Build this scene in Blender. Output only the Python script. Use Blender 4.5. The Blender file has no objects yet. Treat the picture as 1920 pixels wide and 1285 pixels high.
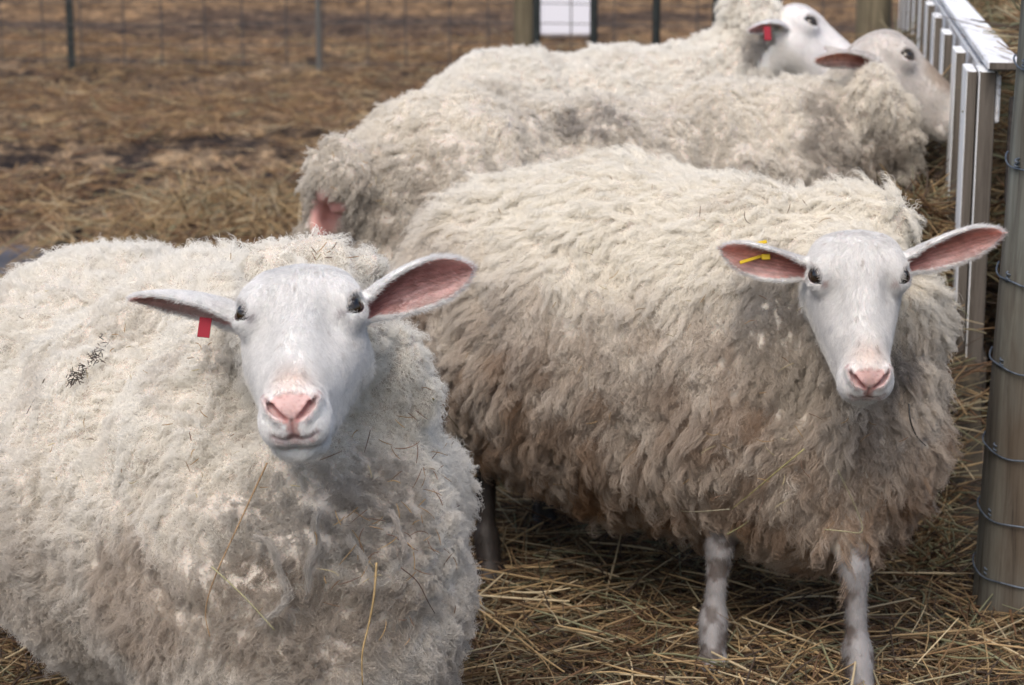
import bpy, math
import numpy as np
from mathutils import Matrix, Vector

F4 = np.float32
TH = 0.222                      # camera pitch below the horizon, radians
CAM = np.array([0.0, 0.0, 1.25])
FPX = 4000.0                    # focal length in pixels of the 1920 wide frame
C_R = np.array([1.0, 0, 0])
C_U = np.array([0, math.sin(TH), math.cos(TH)])
C_F = np.array([0, math.cos(TH), -math.sin(TH)])
SC = bpy.context.scene
COL = SC.collection


def P(px, py, Y):
    d = C_R * ((px - 960) / FPX) - C_U * ((py - 642.5) / FPX) + C_F
    return CAM + d * (Y / d[1])


def nrm(v):
    v = np.asarray(v, float)
    return v / (np.linalg.norm(v, axis=-1, keepdims=True) + 1e-12)


def sstep(a, b, x):
    t = np.clip((x - a) / (b - a), 0, 1)
    return t * t * (3 - 2 * t)


# ---------------------------------------------------------------- noise
def _hash(ix, iy, iz, seed):
    h = (ix.astype(np.uint32) * np.uint32(374761393) + iy.astype(np.uint32) * np.uint32(668265263)
         + iz.astype(np.uint32) * np.uint32(2147483647) + np.uint32((seed * 974634777) & 0xffffffff))
    h ^= h >> np.uint32(13)
    h *= np.uint32(1274126177)
    h ^= h >> np.uint32(16)
    h *= np.uint32(2246822519)
    h ^= h >> np.uint32(15)
    return (h & np.uint32(0xffffff)).astype(F4) / F4(0xffffff)


def noise(p, freq, seed=0):
    """value noise -1..1"""
    q = np.asarray(p, F4) * F4(freq) + F4(100.0)
    i = np.floor(q)
    f = q - i
    i = i.astype(np.int64)
    f = f * f * (3 - 2 * f)
    out = 0
    for dx in (0, 1):
        wx = f[:, 0] if dx else 1 - f[:, 0]
        for dy in (0, 1):
            wy = f[:, 1] if dy else 1 - f[:, 1]
            for dz in (0, 1):
                wz = f[:, 2] if dz else 1 - f[:, 2]
                out = out + wx * wy * wz * _hash(i[:, 0] + dx, i[:, 1] + dy, i[:, 2] + dz, seed)
    return out * 2 - 1


def fbm(p, freq, seed=0, octs=3):
    s, a, t = 0, 1.0, 0
    for k in range(octs):
        s = s + a * noise(p, freq * 2 ** k, seed + 17 * k)
        t += a
        a *= .5
    return s / t


def nvec(p, freq, seed):
    return np.stack([noise(p, freq, seed), noise(p, freq, seed + 5), noise(p, freq, seed + 9)], 1)


# ---------------------------------------------------------------- distance fields
def ln(v):
    return np.sqrt((v * v).sum(-1))


def ell(p, c, r, R=None):
    q = p - np.asarray(c, F4)
    if R is not None:
        q = q @ np.asarray(R, F4)
    r = np.asarray(r, F4)
    k0 = ln(q / r)
    k1 = ln(q / (r * r)) + 1e-9
    return k0 * (k0 - 1) / k1


def cap(p, a, b, ra, rb):
    a = np.asarray(a, F4)
    b = np.asarray(b, F4)
    d = b - a
    t = np.clip(((p - a) @ d) / (d @ d), 0, 1)
    return ln(p - a - t[:, None] * d) - (ra + (rb - ra) * t)


def smin(a, b, k):
    h = np.clip(.5 + .5 * (b - a) / k, 0, 1)
    return b + (a - b) * h - k * h * (1 - h)


def smax(a, b, k):
    return -smin(-a, -b, k)


def mesh_sdf(f, lo, hi, h, margin=0.0):
    """surface nets on a block-sparse grid; returns verts (N,3), quads (M,4)"""
    B = 8
    lo = np.asarray(lo, float)
    nb = np.ceil((np.asarray(hi, float) - lo) / (h * B)).astype(int)
    n = nb * B
    g = np.stack(np.meshgrid(*[np.arange(k) for k in nb], indexing='ij'), -1).reshape(-1, 3)
    cen = (lo + (g * B + (B - 1) / 2) * h).astype(F4)
    dc = f(cen)
    act = np.abs(dc) < B * h * 0.95 * 1.25 + margin
    D = np.repeat(np.repeat(np.repeat(dc.reshape(nb).astype(F4), B, 0), B, 1), B, 2)
    off = np.stack(np.meshgrid(*[np.arange(B)] * 3, indexing='ij'), -1).reshape(-1, 3)
    ga = g[act] * B
    for s in range(0, len(ga), 1500):
        idx = (ga[s:s + 1500, None, :] + off[None]).reshape(-1, 3)
        D[idx[:, 0], idx[:, 1], idx[:, 2]] = f((lo + idx * h).astype(F4))
    S = D < 0
    m = np.zeros(tuple(n - 1), np.int8)
    for dx in (0, 1):
        for dy in (0, 1):
            for dz in (0, 1):
                m += S[dx:n[0] - 1 + dx, dy:n[1] - 1 + dy, dz:n[2] - 1 + dz]
    cells = np.argwhere((m > 0) & (m < 8))
    ids = np.full(tuple(n - 1), -1, np.int32)
    ids[cells[:, 0], cells[:, 1], cells[:, 2]] = np.arange(len(cells))
    cs = [(a, b, c) for a in (0, 1) for b in (0, 1) for c in (0, 1)]
    val = {c: D[cells[:, 0] + c[0], cells[:, 1] + c[1], cells[:, 2] + c[2]] for c in cs}
    acc = np.zeros((len(cells), 3))
    cnt = np.zeros(len(cells))
    for a in cs:
        for b in cs:
            if a < b and sum(abs(a[i] - b[i]) for i in range(3)) == 1:
                va, vb = val[a], val[b]
                x = (va < 0) != (vb < 0)
                t = np.where(x, va / (va - vb + 1e-20), 0)[:, None]
                acc += x[:, None] * (np.array(a) + t * (np.array(b) - np.array(a)))
                cnt += x
    V = lo + (cells + acc / cnt[:, None]) * h
    Q = []
    for ax in range(3):
        sl0 = [slice(None)] * 3
        sl1 = [slice(None)] * 3
        sl0[ax] = slice(0, -1)
        sl1[ax] = slice(1, None)
        A, Bv = S[tuple(sl0)], S[tuple(sl1)]
        e = np.argwhere(A != Bv)
        u, v = (ax + 1) % 3, (ax + 2) % 3
        ok = (e[:, u] > 0) & (e[:, v] > 0) & (e[:, u] < n[u] - 1) & (e[:, v] < n[v] - 1)
        e = e[ok]
        sg = A[e[:, 0], e[:, 1], e[:, 2]]
        q = []
        for du, dv in ((1, 1), (0, 1), (0, 0), (1, 0)):
            c = e.copy()
            c[:, u] -= du
            c[:, v] -= dv
            q.append(ids[c[:, 0], c[:, 1], c[:, 2]])
        q = np.stack(q, 1)
        q[~sg] = q[~sg][:, ::-1]
        Q.append(q)
    Q = np.concatenate(Q)
    Q = Q[(Q >= 0).all(1)]
    return V, Q


def vnormals(V, Q):
    fn = np.cross(V[Q[:, 2]] - V[Q[:, 0]], V[Q[:, 3]] - V[Q[:, 1]])
    N = np.zeros_like(V)
    for k in range(4):
        for c in range(3):
            N[:, c] += np.bincount(Q[:, k], fn[:, c], len(V))
    return nrm(N)


def smooth(V, Q, it, lam=.5):
    for _ in range(it):
        A = np.zeros_like(V)
        w = np.zeros(len(V))
        for k in range(4):
            for kk in ((k + 1) % 4, (k + 3) % 4):
                for c in range(3):
                    A[:, c] += np.bincount(Q[:, k], V[Q[:, kk], c], len(V))
                w += np.bincount(Q[:, k], minlength=len(V))
        V = V + lam * (A / np.maximum(w, 1)[:, None] - V)
    return V


# ---------------------------------------------------------------- blender objects
def tag(o, label=None, cat=None, group=None, kind=None):
    if label: o['label'] = label
    if cat: o['category'] = cat
    if group: o['group'] = group
    if kind: o['kind'] = kind
    return o


def empty(name, loc=(0, 0, 0)):
    o = bpy.data.objects.new(name, None)
    o.location = loc
    COL.objects.link(o)
    return o


def link(name, data, mat, parent=None, loc=None):
    o = bpy.data.objects.new(name, data)
    COL.objects.link(o)
    if mat:
        data.materials.append(mat)
    if loc is not None:
        o.location = loc
    if parent is not None:
        o.parent = parent
        if loc is None:
            o.matrix_parent_inverse = Matrix.Translation(parent.location).inverted()
    return o


def mesh_obj(name, V, faces, mat, parent=None, col=None, smooth_=True):
    me = bpy.data.meshes.new(name)
    if isinstance(faces, np.ndarray):
        me.vertices.add(len(V))
        me.vertices.foreach_set('co', np.asarray(V, F4).ravel())
        k = faces.shape[1]
        me.loops.add(faces.size)
        me.loops.foreach_set('vertex_index', faces.ravel().astype(np.int32))
        me.polygons.add(len(faces))
        me.polygons.foreach_set('loop_start', np.arange(0, faces.size, k, dtype=np.int32))
        me.update(calc_edges=True)
    else:
        me.from_pydata([tuple(v) for v in V], [], faces)
    if smooth_:
        me.polygons.foreach_set('use_smooth', [True] * len(me.polygons))
    if col is not None:
        a = me.attributes.new('col', 'FLOAT_COLOR', 'POINT')
        a.data.foreach_set('color', np.concatenate([col, np.ones((len(col), 1))], 1).astype(F4).ravel())
    me.update()
    return link(name, me, mat, parent)


def curves_obj(name, pts, rad, col, mat, parent=None):
    """pts (N,K,3) rad (N,K) or (K,) col (N,3)"""
    N, K, _ = pts.shape
    cu = bpy.data.hair_curves.new(name)
    cu.add_curves([K] * N)
    cu.attributes['position'].data.foreach_set('vector', np.ascontiguousarray(pts, F4).ravel())
    a = cu.attributes.get('radius') or cu.attributes.new('radius', 'FLOAT', 'POINT')
    r = np.broadcast_to(rad, (N, K)).astype(F4)
    a.data.foreach_set('value', np.ascontiguousarray(r).ravel())
    a = cu.attributes.new('col', 'FLOAT_COLOR', 'CURVE')
    a.data.foreach_set('color', np.concatenate([np.clip(col, 0, 1), np.ones((N, 1))], 1).astype(F4).ravel())
    return link(name, cu, mat, parent)


class MB:
    """collects solid pieces into one mesh"""
    def __init__(s):
        s.v, s.f = [], []

    def add(s, v, f):
        o = len(s.v)
        s.v += [tuple(map(float, x)) for x in v]
        s.f += [tuple(i + o for i in q) for q in f]
        return s

    def box(s, c, half, R=None, bev=.003):
        c = np.asarray(c, float)
        hx, hy, hz = half
        b = min(bev, hx * .45, hy * .45, hz * .45)
        v = []
        for z, sc in ((-hz, 1), (-hz + b, 0), (hz - b, 0), (hz, 1)):
            x, y = hx - b * sc, hy - b * sc
            for px, py in ((-x, -y + b), (-x + b, -y), (x - b, -y), (x, -y + b), (x, y - b), (x - b, y), (-x + b, y), (-x, y - b)):
                v.append((px, py, z))
        v = np.array(v)
        if R is not None:
            v = v @ np.asarray(R).T
        f = [tuple(range(7, -1, -1)), tuple(range(24, 32))]
        for k in range(3):
            for i in range(8):
                j = (i + 1) % 8
                f.append((k * 8 + i, k * 8 + j, k * 8 + 8 + j, k * 8 + 8 + i))
        return s.add(v + c, f)

    def tube(s, pts, r, n=8, closed=True):
        pts = np.asarray(pts, float)
        K = len(pts)
        r = np.broadcast_to(r, (K,))
        t = nrm(np.gradient(pts, axis=0))
        up = np.array([0, 0, 1.0]) if abs(t[0][2]) < .9 else np.array([1.0, 0, 0])
        a = nrm(np.cross(t[0], up))
        v = []
        for i in range(K):
            a = nrm(a - t[i] * (a @ t[i]))
            b = np.cross(t[i], a)
            for j in range(n):
                w = 2 * math.pi * j / n
                v.append(pts[i] + r[i] * (a * math.cos(w) + b * math.sin(w)))
        f = []
        for i in range(K - 1):
            for j in range(n):
                k = (j + 1) % n
                f.append((i * n + j, i * n + k, (i + 1) * n + k, (i + 1) * n + j))
        if closed:
            f += [tuple(range(n - 1, -1, -1)), tuple(range((K - 1) * n, K * n))]
        return s.add(v, f)

    def build(s, name, mat, parent=None, smooth_=False):
        return mesh_obj(name, s.v, s.f, mat, parent, smooth_=smooth_)


# ---------------------------------------------------------------- materials
def mat_new(name):
    m = bpy.data.materials.new(name)
    m.use_nodes = True
    nt = m.node_tree
    for n in list(nt.nodes):
        if n.type != 'OUTPUT_MATERIAL':
            nt.nodes.remove(n)
    return m, nt, nt.nodes['Material Output']


def N_(nt, t, **kw):
    n = nt.nodes.new(t)
    for k, v in kw.items():
        if k in n.inputs:
            n.inputs[k].default_value = v
        else:
            setattr(n, k, v)
    return n


def mat_attr(name, rough=.8, sss=0, spec=.3, transl=0, bump=0, bscale=400):
    m, nt, out = mat_new(name)
    a = N_(nt, 'ShaderNodeAttribute', attribute_name='col')
    b = N_(nt, 'ShaderNodeBsdfPrincipled')
    b.inputs['Roughness'].default_value = rough
    b.inputs['Specular IOR Level'].default_value = spec
    nt.links.new(a.outputs['Color'], b.inputs['Base Color'])
    if sss:
        b.inputs['Subsurface Weight'].default_value = sss
        b.inputs['Subsurface Radius'].default_value = (.012, .005, .003)
        b.inputs['Subsurface Scale'].default_value = .5
    if bump:
        no = N_(nt, 'ShaderNodeTexNoise', Scale=bscale, Detail=4)
        tc = N_(nt, 'ShaderNodeTexCoord')
        bp = N_(nt, 'ShaderNodeBump', Strength=bump, Distance=.003)
        nt.links.new(tc.outputs['Object'], no.inputs['Vector'])
        nt.links.new(no.outputs['Fac'], bp.inputs['Height'])
        nt.links.new(bp.outputs[0], b.inputs['Normal'])
    if transl:
        t = N_(nt, 'ShaderNodeBsdfTranslucent')
        nt.links.new(a.outputs['Color'], t.inputs['Color'])
        mx = N_(nt, 'ShaderNodeMixShader')
        mx.inputs[0].default_value = transl
        nt.links.new(b.outputs[0], mx.inputs[1])
        nt.links.new(t.outputs[0], mx.inputs[2])
        nt.links.new(mx.outputs[0], out.inputs[0])
    else:
        nt.links.new(b.outputs[0], out.inputs[0])
    return m


def mat_noise(name, c1, c2, scale=(1, 1, 1), nscale=5, rough=.7, bump=.3, c3=None, dist=.01, metal=0, lo=.35, hi=.65, spec=.4):
    m, nt, out = mat_new(name)
    tc = N_(nt, 'ShaderNodeTexCoord')
    mp = N_(nt, 'ShaderNodeMapping')
    mp.inputs['Scale'].default_value = scale
    nt.links.new(tc.outputs['Object'], mp.inputs[0])
    no = N_(nt, 'ShaderNodeTexNoise', Scale=nscale, Detail=8)
    no.inputs['Roughness'].default_value = .65
    nt.links.new(mp.outputs[0], no.inputs['Vector'])
    cr = N_(nt, 'ShaderNodeValToRGB')
    cr.color_ramp.elements[0].position = lo
    cr.color_ramp.elements[0].color = (*c1, 1)
    cr.color_ramp.elements[1].position = hi
    cr.color_ramp.elements[1].color = (*c2, 1)
    if c3:
        e = cr.color_ramp.elements.new(.5 * (lo + hi))
        e.color = (*c3, 1)
    nt.links.new(no.outputs['Fac'], cr.inputs[0])
    b = N_(nt, 'ShaderNodeBsdfPrincipled')
    b.inputs['Roughness'].default_value = rough
    b.inputs['Metallic'].default_value = metal
    b.inputs['Specular IOR Level'].default_value = spec
    nt.links.new(cr.outputs[0], b.inputs['Base Color'])
    bp = N_(nt, 'ShaderNodeBump', Strength=bump, Distance=dist)
    nt.links.new(no.outputs['Fac'], bp.inputs['Height'])
    nt.links.new(bp.outputs[0], b.inputs['Normal'])
    nt.links.new(b.outputs[0], out.inputs[0])
    return m


def mat_flat(name, c, rough=.5, spec=.5, sss=0):
    m, nt, out = mat_new(name)
    b = N_(nt, 'ShaderNodeBsdfPrincipled')
    b.inputs['Base Color'].default_value = (*c, 1)
    b.inputs['Roughness'].default_value = rough
    b.inputs['Specular IOR Level'].default_value = spec
    nt.links.new(b.outputs[0], out.inputs[0])
    return m


M_WOOL = mat_attr('wool_fibre', rough=.9, spec=.1, transl=.42)
M_FUR = mat_attr('short_fur', rough=.7, spec=.2, transl=.38)
M_SKIN = mat_attr('skin', rough=.55, spec=.35, sss=.25, bump=.25)
M_STRAW = mat_attr('straw', rough=.6, spec=.35, transl=.15)
M_EYE = mat_attr('eye_surface', rough=.06, spec=.7)
M_TAG_RED = mat_flat('red_plastic', (.24, .006, .020), .6, .25)
M_TAG_YEL = mat_flat('yellow_plastic', (.58, .40, .02), .5, .3)
# ---------------------------------------------------------------- sheep anatomy
def frame(pitch, yaw=0, roll=0):
    """columns X (viewer's right), T (poll to muzzle), N (out of the face)"""
    T = math.cos(pitch) * -C_U + math.sin(pitch) * -C_F
    N = math.cos(pitch) * -C_F + math.sin(pitch) * C_U
    X = C_R.copy()
    X, N = math.cos(yaw) * X + math.sin(yaw) * N, math.cos(yaw) * N - math.sin(yaw) * X
    R = np.array(Matrix.Rotation(roll, 3, Vector(-C_F)))
    return np.stack([R @ X, R @ T, R @ N], 1)


EYE_C = np.array([.0565, .004, -.031])
EYE_R = .0168
GAZE = (.70, .08, .71)


def mirror(q):
    a = q.copy()
    a[:, 0] = np.abs(a[:, 0])
    return a


VV = np.array([0, math.sin(.89), math.cos(.89)])      # looking back at the face from here
DN = np.array([0, math.cos(.89), -math.sin(.89)])
FEAT = {}


def head_base(q, w=1.0, nar=1.0):
    """q: head-local metres; w widens the cheeks"""
    a = mirror(q)
    d = ell(q, (0, -.024, -.052), (.060, .050, .053))
    d = smin(d, ell(q, (0, -.006, -.034), (.057, .048, .034)), .02)
    d = smin(d, ell(a, (.036, -.034, -.048), (.029, .030, .036)), .02)
    d = smin(d, ell(a, (.0435, -.004, -.032), (.0215, .028, .022)), .016)
    d = smin(d, ell(a, (.047, -.016, -.018), (.016, .014, .012)), .01)
    d = smin(d, cap(q, (0, .01, -.036), (0, .132, -.040), .037, .0245), .014)
    d = smin(d, cap(a, (.029 * w, .015, -.076), (.012, .118, -.064), .037, .023), .028)
    d = smin(d, cap(a, (.029 * w, -.005, -.112), (.014, .126, -.095), .037, .021), .025)
    d = smin(d, ell(q, (0, .152, -.056), (.0375 * nar, .035, .041)), .012)
    d = smin(d, ell(a, (.0185, .160, -.064), (.0215, .026, .027)), .008)
    d = smin(d, ell(q, (0, .149, -.0975), (.0325, .029, .0165)), .006)
    # hollow in front of the eye, flat bridge sides
    d = smax(d, -ell(a, (.0515, .056, -.010), (.0185, .040, .0185)), .022)
    return d


def on_face(x, y, w=1.0, nar=1.0):
    """point of the face surface at lateral x and y metres below the eye line, seen from VV"""
    t = np.linspace(.30, -.10, 400)
    o = np.array([x, 0, 0]) + EYE_C * np.array([0, 1, 1]) + DN * y
    pts = o + VV * t[:, None]
    d = head_base(pts.astype(F4), w, nar)
    k = int(np.argmax(d < 0))
    return pts[k]


NOSTRIL = [(.0275, .093), (.0255, .0975), (.0215, .1040), (.0160, .1110), (.0075, .1185)]
PHIL = [(.0001, .1200), (.0001, .1290), (.0001, .1365)]
MOUTH = [(.0001, .1395), (.008, .1412), (.017, .1395), (.0245, .1350)]


def feats(w, nar):
    if (w, nar) not in FEAT:
        FEAT[(w, nar)] = [[on_face(x, y, w, nar) for x, y in L] for L in (NOSTRIL, PHIL, MOUTH)]
    return FEAT[(w, nar)]


def chain(a, pts, rad):
    d = None
    for i in range(len(pts) - 1):
        x = cap(a, pts[i], pts[i + 1], rad[i], rad[i + 1])
        d = x if d is None else np.minimum(d, x)
    return d


def head_local(q, w=1.0, nar=1.0):
    """q: head-local metres; w widens the cheeks"""
    a = mirror(q)
    d = head_base(q, w, nar)
    d = smax(d, -cap(a, EYE_C + np.array([-.008, .016, .0135]), EYE_C + np.array([-.019, .036, .0145]), .0022, .0016), .006)
    # eyelids
    g = nrm(GAZE)
    hz = nrm(np.cross([0, 0, 1.0], np.cross(g, [0, 1.0, 0])))
    hz = nrm(np.array([-.30, 1.0, .28]) - g * (np.array([-.30, 1.0, .28]) @ g))
    vt = np.cross(g, hz)
    e = a - EYE_C.astype(F4)
    d = smin(d, ln(e) - (EYE_R + .0020), .016)
    gu, gv, gd = e @ hz.astype(F4), e @ vt.astype(F4), e @ g.astype(F4)
    Rr, c = .0202, .0085
    lens = np.maximum(np.hypot(gu, gv - c), np.hypot(gu, gv + c)) - Rr
    d = smax(d, -np.maximum(lens, .003 - gd), .002)
    no, ph, mo = feats(w, nar)
    # swollen wings around the nostrils, then the slits
    d = smin(d, chain(a, [p - VV * .003 for p in no[1:4]], [.0075, .0085, .0075]), .010)
    d = smax(d, -chain(a, [p + VV * .001 for p in no], [.0015, .0036, .0048, .0042, .0018]), .0035)
    d = smax(d, -chain(a, [p + VV * .0003 for p in ph], [.0014, .0016, .0018]), .003)
    d = smax(d, -chain(a, [p + VV * .0003 for p in mo], [.0028, .0028, .0024, .0014]), .004)
    return d


def obox(mb, a, b, w, t, up=(0, 0, 1), bev=.003):
    """board from a to b, w wide, t thick along up"""
    a, b = np.asarray(a, float), np.asarray(b, float)
    d = nrm(b - a)
    s = nrm(np.cross(up, d))
    u = np.cross(d, s)
    mb.box((a + b) / 2, (np.linalg.norm(b - a) / 2, w / 2, t / 2), np.stack([d, s, u], 1), bev)
    return mb


class Ear:
    def __init__(s, base, tip, open_, bend=(0, 0, 0), twist=0, wid=.036, phi0=0):
        s.b = np.asarray(base, float)
        s.t = np.asarray(tip, float)
        s.L = np.linalg.norm(s.t - s.b)
        s.a = (s.t - s.b) / s.L
        o = np.asarray(open_, float)
        s.o = nrm(o - s.a * (o @ s.a))
        s.s = np.cross(s.a, s.o)
        s.bend = np.asarray(bend, F4)
        s.twist, s.wid, s.phi0 = twist, wid, phi0

    def coords(s, p):
        q = p - s.b.astype(F4)
        u = (q @ s.a.astype(F4)) / s.L
        uc = np.clip(u, 0, 1)
        q = q - s.bend * (4 * uc * (1 - uc))[:, None]
        x, n = q @ s.s.astype(F4), q @ s.o.astype(F4)
        if s.twist:
            c, k = np.cos(s.twist * uc), np.sin(s.twist * uc)
            x, n = x * c - n * k, x * k + n * c
        return u, uc, x, n

    def prof(s, uc):
        hw = np.interp(uc, [0, .15, .35, .55, .75, .88, .96, 1], np.array([.95, .93, .98, 1.0, .86, .58, .30, .02])).astype(F4) * s.wid
        r = np.interp(uc, [0, .2, .45, .75, 1], np.array([.0145, .0165, .028, .042, .05])).astype(F4)
        return hw, r

    def sdf(s, p):
        u, uc, x, n = s.coords(p)
        hw, r = s.prof(uc)
        fm = np.minimum(hw / r, 2.7)
        rho = np.hypot(x, r - n)
        f = np.arctan2(x, r - n) - s.phi0
        d = np.abs(rho - r)
        fe = np.clip(f, -fm, fm) + s.phi0
        ex, en = r * np.sin(fe), r - r * np.cos(fe)
        de = np.hypot(x - ex, n - en)
        d = np.where(np.abs(f) < fm, d, de)
        ax = np.maximum(u - 1, -u).clip(0) * s.L
        th = .0026 - .0008 * uc
        return np.hypot(d, ax) * .8 - th * .8

    def inner(s, p):
        u, uc, x, n = s.coords(p)
        hw, r = s.prof(uc)
        rho = np.hypot(x, r - n)
        f = np.abs(np.arctan2(x, r - n) - s.phi0)
        fm = np.minimum(hw / r, 2.7)
        near = (u > -.05) & (u < 1.02) & (np.abs(rho - r) < .009)
        edge = f / fm
        low = sstep(-.3, .9, (x * (1 if s.s[2] < 0 else -1)) / (hw + 1e-4))
        s.low = low
        return near & (rho < r + .0003) & (u > .02), edge, uc, near


def lerp(a, b, t):
    return a * (1 - t[:, None]) + b * t[:, None]


def head_colour(q, pw, sp):
    """base colour of skin and short hair; q head-local, pw world"""
    n = len(q)
    a = mirror(q)
    c = np.tile(np.array(sp.get('face', (.80, .79, .78))), (n, 1))
    v = fbm(q, 45, 3)
    c = c * (1 + .07 * v[:, None]) * (1 + .05 * noise(q * np.array([3.0, .7, 3.0]), 110, 23))[:, None]
    beige = np.exp(-((q[:, 0] / .022) ** 2 + ((q[:, 1] - .142) / .024) ** 2)) * (q[:, 2] > -.04)
    c = lerp(c, np.array([.66, .52, .44]), beige * .55)
    # pink nose pad between the nostrils, the groove below it and the lips
    no, ph, mo = feats(sp.get('cheek', 1.0), sp.get('nar', 1.0))
    ax_, yy = a[:, 0], (q - (EYE_C * np.array([0, 1, 1])).astype(F4)) @ DN.astype(F4)
    front = sstep(.07, .10, q @ VV.astype(F4))
    jit = .0025 * noise(q, 160, 4) + .001 * noise(q, 420, 5)
    hw = np.interp(yy, [.086, .092, .098, .106, .114, .120, .127, .136, .140], [.004, .018, .0235, .0205, .0150, .0095, .0060, .0070, .010])
    k = sstep(.003, -.003, ax_ + jit - hw) * sstep(.084, .095, yy + jit) * sstep(.143, .138, yy + jit) * front
    c = lerp(c, np.array(sp.get('nose', (.50, .27, .25))), k * .78)
    c = lerp(c, np.array([.30, .13, .12]), sstep(.15, .6, noise(q, 300, 15)) * k * .45)
    dn_ = chain(a, no, [.002, .0036, .0046, .0042, .002])
    c = lerp(c, np.array([.45, .16, .15]), (1 - sstep(0, .005, dn_)) * .6)
    c = lerp(c, np.array([.10, .028, .028]), (1 - sstep(-.003, .0008, dn_)) * .92)
    c = lerp(c, np.array([.30, .10, .09]), (1 - sstep(-.001, .0018, chain(a, ph, [.001, .001, .001]))) * .8)
    dm = chain(a, mo, [.003, .003, .0022, .001])
    c = lerp(c, np.array([.44, .29, .28]), (1 - sstep(.000, .0065, dm + jit)) * .6)
    c = lerp(c, np.array([.07, .03, .028]), (1 - sstep(-.002, .0012, dm)) * .92)
    # tear streak and dark lid rims
    e = ln(a - EYE_C.astype(F4))
    st = cap(a, EYE_C + np.array([-.007, .015, .012]), EYE_C + np.array([-.017, .038, .013]), .0026, .0034)
    c = lerp(c, np.array(sp.get('tear', (.36, .27, .27))), (1 - sstep(-.002, .004, st + .002 * noise(q, 200, 14))) * sp.get('tearw', .6))
    rim = 1 - sstep(EYE_R + .0016, EYE_R + .0030, e)
    c = lerp(c, np.array([.07, .045, .045]), rim)
    # ears
    for ear in sp['ears']:
        inn, edge, u, near = ear.inner(pw)
        pink = lerp(np.tile(np.array(sp.get('earpink', (.47, .24, .22))), (n, 1)), np.array([.27, .09, .08]), (1 - sstep(.05, .6, u)) * .8)
        pink = lerp(pink, np.array([.70, .46, .42]), sstep(.35, .95, edge) * .7)
        pink = lerp(pink, np.array([.66, .52, .50]), ear.low * .62 * sstep(.15, .5, u))
        pink = pink * (1 + .20 * noise(pw, 120, 5)[:, None] + .16 * np.sin(np.arctan2(ear.low - .5, u + .3) * 26 + 2 * noise(pw, 40, 6))[:, None])
        m = inn & (edge < .93)
        c = np.where(m[:, None], pink, c)
    # small dirt specks
    k = sstep(.62, .8, noise(q, 170, 21)) * sstep(.0, .4, noise(q, 20, 22)) * sp.get('specks', .3)
    c = lerp(c, np.array([.30, .25, .22]), k)
    for (pt, rad, cc, amt) in sp.get('facespots', []):
        c = lerp(c, np.array(cc), (1 - sstep(rad * .5, rad, ln(q - np.array(pt, F4)))) * amt)
    return np.clip(c, 0, .88)


def fibres(root, nor, tang, L, K, rng, lift=.5, wave=0.0, waves=2.0, droop=0.0, r=.0004, taper=.3):
    """simple tapered fibres"""
    n = len(root)
    s = np.linspace(0, 1, K)[None, :, None]
    d = nrm(nor * lift + tang)
    p = root[:, None] + d[:, None] * (L[:, None, None] * s)
    p = p - nor[:, None] * (L[:, None, None] * s ** 2 * droop)
    if wave:
        b = np.cross(nor, d)
        ph = rng.random((n, 1, 1)) * 6.28
        p = p + b[:, None] * np.sin(s * waves * 6.28 + ph) * wave * L[:, None, None] * s
    rad = r * (1 - (1 - taper) * np.linspace(0, 1, K))
    return p, rad


def sample(V, N, Q, n, rng, weight=None):
    A = np.linalg.norm(np.cross(V[Q[:, 2]] - V[Q[:, 0]], V[Q[:, 3]] - V[Q[:, 1]]), axis=1) * .5
    if weight is not None:
        A = A * weight[Q].mean(1)
    cs = np.cumsum(A)
    i = np.searchsorted(cs, rng.permutation((np.arange(n) + rng.random(n)) / n) * cs[-1])
    i = np.minimum(i, len(Q) - 1)
    u, v = rng.random((n, 1)), rng.random((n, 1))
    q = Q[i]
    P_ = (V[q[:, 0]] * (1 - u) + V[q[:, 1]] * u) * (1 - v) + (V[q[:, 3]] * (1 - u) + V[q[:, 2]] * u) * v
    M = (N[q[:, 0]] * (1 - u) + N[q[:, 1]] * u) * (1 - v) + (N[q[:, 3]] * (1 - u) + N[q[:, 2]] * u) * v
    return P_, nrm(M)


def side(col, p, nor, root, tilt):
    return nor


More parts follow.
